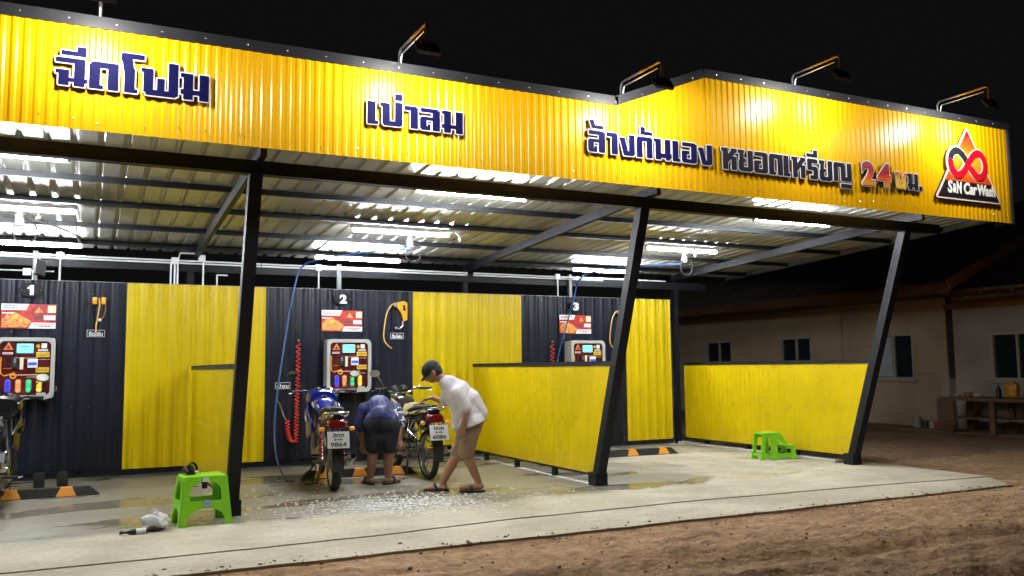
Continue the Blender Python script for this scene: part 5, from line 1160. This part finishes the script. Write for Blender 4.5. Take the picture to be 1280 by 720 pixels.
js = organic([[(pv + Vector((0, 0, .03)), .128), (lo_, .138), (cs, .150), (cs + (nk - cs) * .7, .10)], [(sL, .080), (cs, .12), (sR, .080)], [(sL, .08), (sL + (eL - sL) * .85, .072)], [(sR, .08), (sR + (eR - sR) * .85, .072)], [(hL + Vector((0, 0, .07)), .085), (pv + Vector((0, 0, .04)), .13), (hR + Vector((0, 0, .07)), .085)]], 'jersey', JER, .0085, 4, p2); crease(js, .012, 14, 5); trim(js, q2(476, 527, 0), -CU * 1.0 - CF * .55)
JST = mat('jersey_stripe', (.62, .64, .70), .6)
JPRINT = mat('jersey_print', (.012, .012, .03), .6, var=.01, vscale=1)
_n = JPRINT.node_tree.nodes; 
for _q in _n:
    if _q.type == 'VALTORGB': _q.color_ramp.elements[0].position = .55; _q.color_ramp.elements[1].position = .58; _q.color_ramp.elements[0].color = (.010, .011, .028, 1); _q.color_ramp.elements[1].color = (.62, .64, .70, 1)
    if _q.type == 'TEX_NOISE': _q.inputs['Scale'].default_value = 24; _q.inputs['Detail'].default_value = 1
organic([[(sR + (eR - sR) * .12, .083), (sR + (eR - sR) * .85, .0745)]], 'sleeve', JPRINT, .0085, 3, p2)
ax = (eR - sR).normalized()
for f_ in (.40, .88):
    c_ = sR + (eR - sR) * f_; rr = .079 - .006 * f_; b1 = ax.cross(aw).normalized(); b2 = ax.cross(b1)
    MB().tube([c_ + (b1 * math.cos(a) + b2 * math.sin(a)) * rr for a in np.linspace(0, 2 * PI, 24)[:-1]], .009 if f_ > .5 else .013, 6, closed=True).build('sleeve_stripe', JST, p2, True)
BSH = mat('dark_shorts', (.008, .010, .018), .75, bump=.1, bscale=240)
bs = organic([[(hL + Vector((0, 0, .02)), .104), (hL + (kL - hL) * .6, .086), (hL + (kL - hL) * .72, .084)], [(hR + Vector((0, 0, .02)), .104), (hR + (kR - hR) * .6, .086), (hR + (kR - hR) * .72, .084)], [(hL, .108), (pv, .130), (hR, .108)], [(hL + (kL - hL) * .35, .085), (hR + (kR - hR) * .35, .085)]], 'shorts', BSH, .0085, 4, p2); crease(bs, .007, 15, 8)
for an, dv in ((aL, dl), (aR, dr)):
    sv = dv.cross(Vector((0, 0, 1))); Mf = Matrix((sv, dv, Vector((0, 0, 1)))).transposed().to_4x4(); b0 = an - dv * .05
    so = MB().loft([((0, -.02, .012), .025, .011, 3), ((0, .03, .012), .038, .011, 3), ((0, .14, .012), .045, .011, 3), ((0, .22, .012), .040, .011, 3), ((0, .25, .012), .018, .010, 3)], 14, Matrix.Translation((b0.x, b0.y, 0)) @ Mf).build('sandal', SAN, p2)
    MB().tube([Matrix.Translation((b0.x, b0.y, 0)) @ Mf @ Vector(q) for q in catmull([(-.045, .10, .012), (-.035, .12, .06), (0, .135, .072), (.035, .12, .06), (.045, .10, .012)], 5)], .014, 8).build('strap', SAN, so, True)

# ================================================================== NEIGHBOUR HOUSE
house = thing('neighbour_house', 'low plastered house with brown eaves and sliding windows behind the car wash', 'house', (0, 0, 0))
PLAS = mat('house_plaster', (.60, .46, .28), .9, var=.28, vscale=1.2, bump=.25, bscale=14, col2=(.46, .35, .22))
PLASB = mat('house_plaster_grey', (.52, .43, .36), .9, var=.22, vscale=1.5, bump=.25, bscale=14)
ROOFM = mat('house_roof', (.17, .14, .11), .85, var=.4, vscale=2.5)
BRD = mat('eave_board_brown', (.16, .07, .035), .7, var=.4, vscale=4); BRDO = mat('barge_board_orange', (.42, .17, .05), .65, var=.3, vscale=4)
FRAMEM = mat('window_frame_cream', (.52, .46, .34), .5); GLASSM = mat('window_glass_dark', (.02, .028, .032), .08, spec=.6); SILLM = mat('sill', (.45, .40, .32), .7)
HX = 10.45
def wall_with_holes(x, y0, y1, z0, z1, th, holes, m, name='wall'):
    ys = sorted({y0, y1, *[q for h in holes for q in h[:2]]}); mb = MB()
    for a, b in zip(ys[:-1], ys[1:]):
        hs = [h for h in holes if h[0] <= a and h[1] >= b]
        spans = [(z0, z1)] if not hs else [(z0, hs[0][2]), (hs[0][3], z1)]
        for c, d in spans: mb.box((x + th / 2, (a + b) / 2, (c + d) / 2), (th, b - a, d - c))
    return mb.build(name, m, house)
wins = [(9.95, 11.06, 1.0, 1.94), (7.12, 8.17, 1.0, 1.95), (4.30, 5.36, .93, 1.92)]
wall_with_holes(HX, 3.55, 14.5, -.15, 2.75, .15, wins, PLAS)
wins2 = [(1.60, 2.64, .93, 1.86)]
wall_with_holes(HX + .05, -1.5, 3.42, -.15, 2.75, .15, wins2, PLASB)
MB().box((HX + .12, 3.485, 1.2), (.18, .12, 2.7)).build('corner_gap', mat('gap_dark_brown', (.045, .032, .022), .85, var=.5), house)  # dark brown strip filling the gap between the two walls
MB().box((HX - .05, 3.50, .42), (.22, .16, 1.1), bev=.01).build('stub_pier', SILLM, house)
def window(x, h, open_paper=False):
    y0, y1, z0, z1 = h; f = ring([(y0, z0), (y1, z0), (y1, z1), (y0, z1)], [(y0 + .06, z0 + .06), (y1 - .06, z0 + .06), (y1 - .06, z1 - .06), (y0 + .06, z1 - .06)], 0, 1)
    f.v = [(x - .02 + yy * .12, a, b) for a, yy, b in f.v]; wn = f.build('window', FRAMEM, house)
    mid = (y0 + y1) / 2; MB().box((x + .03, mid, (z0 + z1) / 2), (.05, .05, z1 - z0 - .12)).build('mullion', FRAMEM, wn)
    for a, b in ((y0 + .06, mid - .025), (mid + .025, y1 - .06)): MB().box((x + .05, (a + b) / 2, (z0 + z1) / 2), (.008, b - a, z1 - z0 - .12)).build('pane', GLASSM, wn)
    MB().box((x - .02, mid, z0 - .02), (.10, y1 - y0 + .08, .04)).build('sill', SILLM, wn)
    if open_paper: MB().box((x + .02, (mid + y1) / 2, (z0 + z1) / 2), (.01, (y1 - y0) / 2 - .1, z1 - z0 - .14)).build('pale_blind', mat('pale_blind', (.62, .64, .66), .7, var=.2, vscale=3), wn)
for i, h in enumerate(wins): window(HX, h, i == 2)
for h in wins2: window(HX + .05, h)
MB().box((HX - .03, 7.0 - .75, 1.35), (.07, .16, 2.78)).build('pilaster', PLAS, house)
# roof: eave at x = 8.3, rising to a ridge, gable end towards the yard
EX, EZ, YG = 8.35, 2.62, 1.85; sl_ = .42; RX = 13.5
mb = MB()
for a, b in ((EX, RX), ):
    vs = [(EX, YG, EZ), (RX, YG, EZ + (RX - EX) * sl_), (RX, 15.5, EZ + (RX - EX) * sl_), (EX, 15.5, EZ)]
    mb.add(vs + [(x, y, z + .05) for x, y, z in vs], [(0, 1, 2, 3), (4, 7, 6, 5), (0, 4, 5, 1), (1, 5, 6, 2), (2, 6, 7, 3), (3, 7, 4, 0)])
    vs = [(RX, YG, EZ + (RX - EX) * sl_), (2 * RX - EX, YG, EZ), (2 * RX - EX, 15.5, EZ), (RX, 15.5, EZ + (RX - EX) * sl_)]
    mb.add(vs + [(x, y, z + .05) for x, y, z in vs], [(0, 1, 2, 3), (4, 7, 6, 5), (0, 4, 5, 1), (1, 5, 6, 2), (2, 6, 7, 3), (3, 7, 4, 0)])
rf = mb.build('roof', ROOFM, house)
rb = MB()
for i in range(60):
    y = YG + .12 + i * .225; rb.bar((EX + .01, y, EZ + .06), (RX, y, EZ + (RX - EX) * sl_ + .06), .05, .025)
rb.build('roof_ribs', ROOFM, rf)
MB().box((EX - .015, (YG + 15.5) / 2, EZ - .03), (.03, 15.5 - YG, .18)).build('eave_board', BRD, rf)
mb = MB(); mb.bar((EX - .05, YG - .018, EZ + .01), (RX, YG - .018, EZ + (RX - EX) * sl_ + .03), .03, .19); mb.build('barge_board', BRDO, rf)
mb = MB(); mb.bar((EX + .6, YG - .03, EZ + .10), (EX + 3.0, YG - .03, EZ + .10 + 2.4 * sl_), .02, .035); mb.build('barge_strip', GSTEEL, rf)
MB().box(((EX + HX) / 2 + .06, (3.4 + 15.4) / 2, 2.60), (HX - EX - .14, 12.0, .02)).build('soffit', mat('soffit', (.10, .075, .06), .9, var=.3), house)
g = MB(); g.prism([(HX, 2.70), (RX + 3, 2.70), (RX, EZ + (RX - EX) * sl_ - .03), (HX, EZ + (HX - EX) * sl_ - .03)], 3.2, 3.32); g.build('gable_wall', PLASB, house)
mb = MB(); mb.box((HX - .06, 1.0, 2.40), (.10, 5.0, .11)); mb.build('wall_beam', BRDO, house)
for i in range(9):
    y = 3.2 - i * .55; MB().bar((HX + .1, y, 2.62), (EX + .4, y, 2.50), .05, .07).build('lean_to_rafter', BRD, house)
mb = MB(); mb.add([(EX + .35, -1.6, 2.545), (HX + .15, -1.6, 2.68), (HX + .15, 3.4, 2.68), (EX + .35, 3.4, 2.545)] + [(EX + .35, -1.6, 2.56), (HX + .15, -1.6, 2.695), (HX + .15, 3.4, 2.695), (EX + .35, 3.4, 2.56)], [(0, 3, 2, 1), (4, 5, 6, 7), (0, 1, 5, 4), (1, 2, 6, 5), (2, 3, 7, 6), (3, 0, 4, 7)]); mb.build('lean_to_roof', ROOFM, house)
for i in range(6): MB().bar((EX + .4 + i * .36, -1.5, 2.535 + i * .024), (EX + .4 + i * .36, 3.35, 2.535 + i * .024), .03, .04).build('lean_to_batten', BRD, house)
hs = struct(MB().box((11.2, 6.5, -.09), (3.2, 17.5, .16)).build('pavement', mat('house_floor', (.28, .20, .13), .9, var=.3, vscale=1.5), None))
# work bench and clutter by the house
WOOD = mat('bench_wood', (.20, .11, .055), .75, var=.45, vscale=6, stretch=(1, .3, 1))
t = thing('work_bench', 'rough wooden work bench with a shelf against the house wall', 'bench', (9.85, 2.45, -.01))
MB().box((0, -.35, .62), (.70, 1.95, .06)).build('bench_top', WOOD, t)
for y in (.42, -.42, -1.15):
    for x in (-.28, .26): MB().box((x, y, .30), (.08, .10, .60)).build('leg', WOOD, t)
MB().box((0, -.35, .27), (.56, 1.6, .04)).build('shelf', WOOD, t)
MB().box((-.31, .50, .33), (.04, .36, .56)).build('side_board', WOOD, t)
for i, (y, r, h_, c, l, nm) in enumerate(((.40, .06, .05, (.6, .58, .5), 'pale round plate at the end of the work bench', 'plate'), (.18, .08, .09, (.45, .25, .12), 'brown lidded bowl on the work bench', 'bowl'), (-.02, .10, .06, (.62, .55, .42), 'cream tray on the work bench', 'tray'))):
    o = MB().lathe([(r * .6, 0), (r * .9, h_ * .4), (r, h_), (r * .85, h_), (r * .7, h_ * .5), (.002, h_ * .4)], 16, Matrix.Translation((9.75, 2.45 + y, .645))).build(nm, mat('ware_%d' % i, c, .5), None, True); tag(o, l, nm)
o = MB().lathe([(.045, 0), (.045, .15), (.018, .19), (.018, .23)], 14, Matrix.Translation((9.75, 2.02, .64))).build('bottle', BLACKP, None, True); tag(o, 'black bottle on the work bench beside the yellow sack', 'bottle')
mb = MB(); mb.loft([((0, -.10, .13), .05, .12, 3), ((0, -.04, .15), .09, .15, 3), ((0, .05, .15), .09, .15, 3), ((0, .12, .13), .05, .12, 3)], 16, Matrix.Translation((9.78, 1.78, .64)))
o = mb.build('sack', mat('yellow_sack', (.75, .42, .02), .5, var=.6, vscale=14, col2=(.45, .12, .02)), None, True); tag(o, 'yellow and orange printed sack standing on the work bench', 'sack')
for i, (y, c, r, h_, l, nm) in enumerate(((4.05, (.40, .36, .32), .10, .22, 'dull grey bucket on the ground by the house wall', 'bucket'), (3.86, (.05, .10, .05), .07, .14, 'dark green pot on the ground by the house wall', 'pot'), (3.70, (.55, .50, .48), .07, .12, 'white tin on the ground by the house wall', 'tin'), (3.58, (.50, .05, .05), .07, .13, 'red pot on the ground by the house pier', 'pot'), (3.42, (.03, .03, .03), .05, .24, 'black flask on the ground by the house pier', 'flask'))):
    o = MB().lathe([(r * .75, 0), (r, h_ * .9), (r, h_), (r * .85, h_), (r * .7, .02)], 16, Matrix.Translation((10.1 if y > 3.5 else 10.0, y, -.01))).build(nm, mat('pot_%d' % i, c, .45), None, True); tag(o, l, nm)
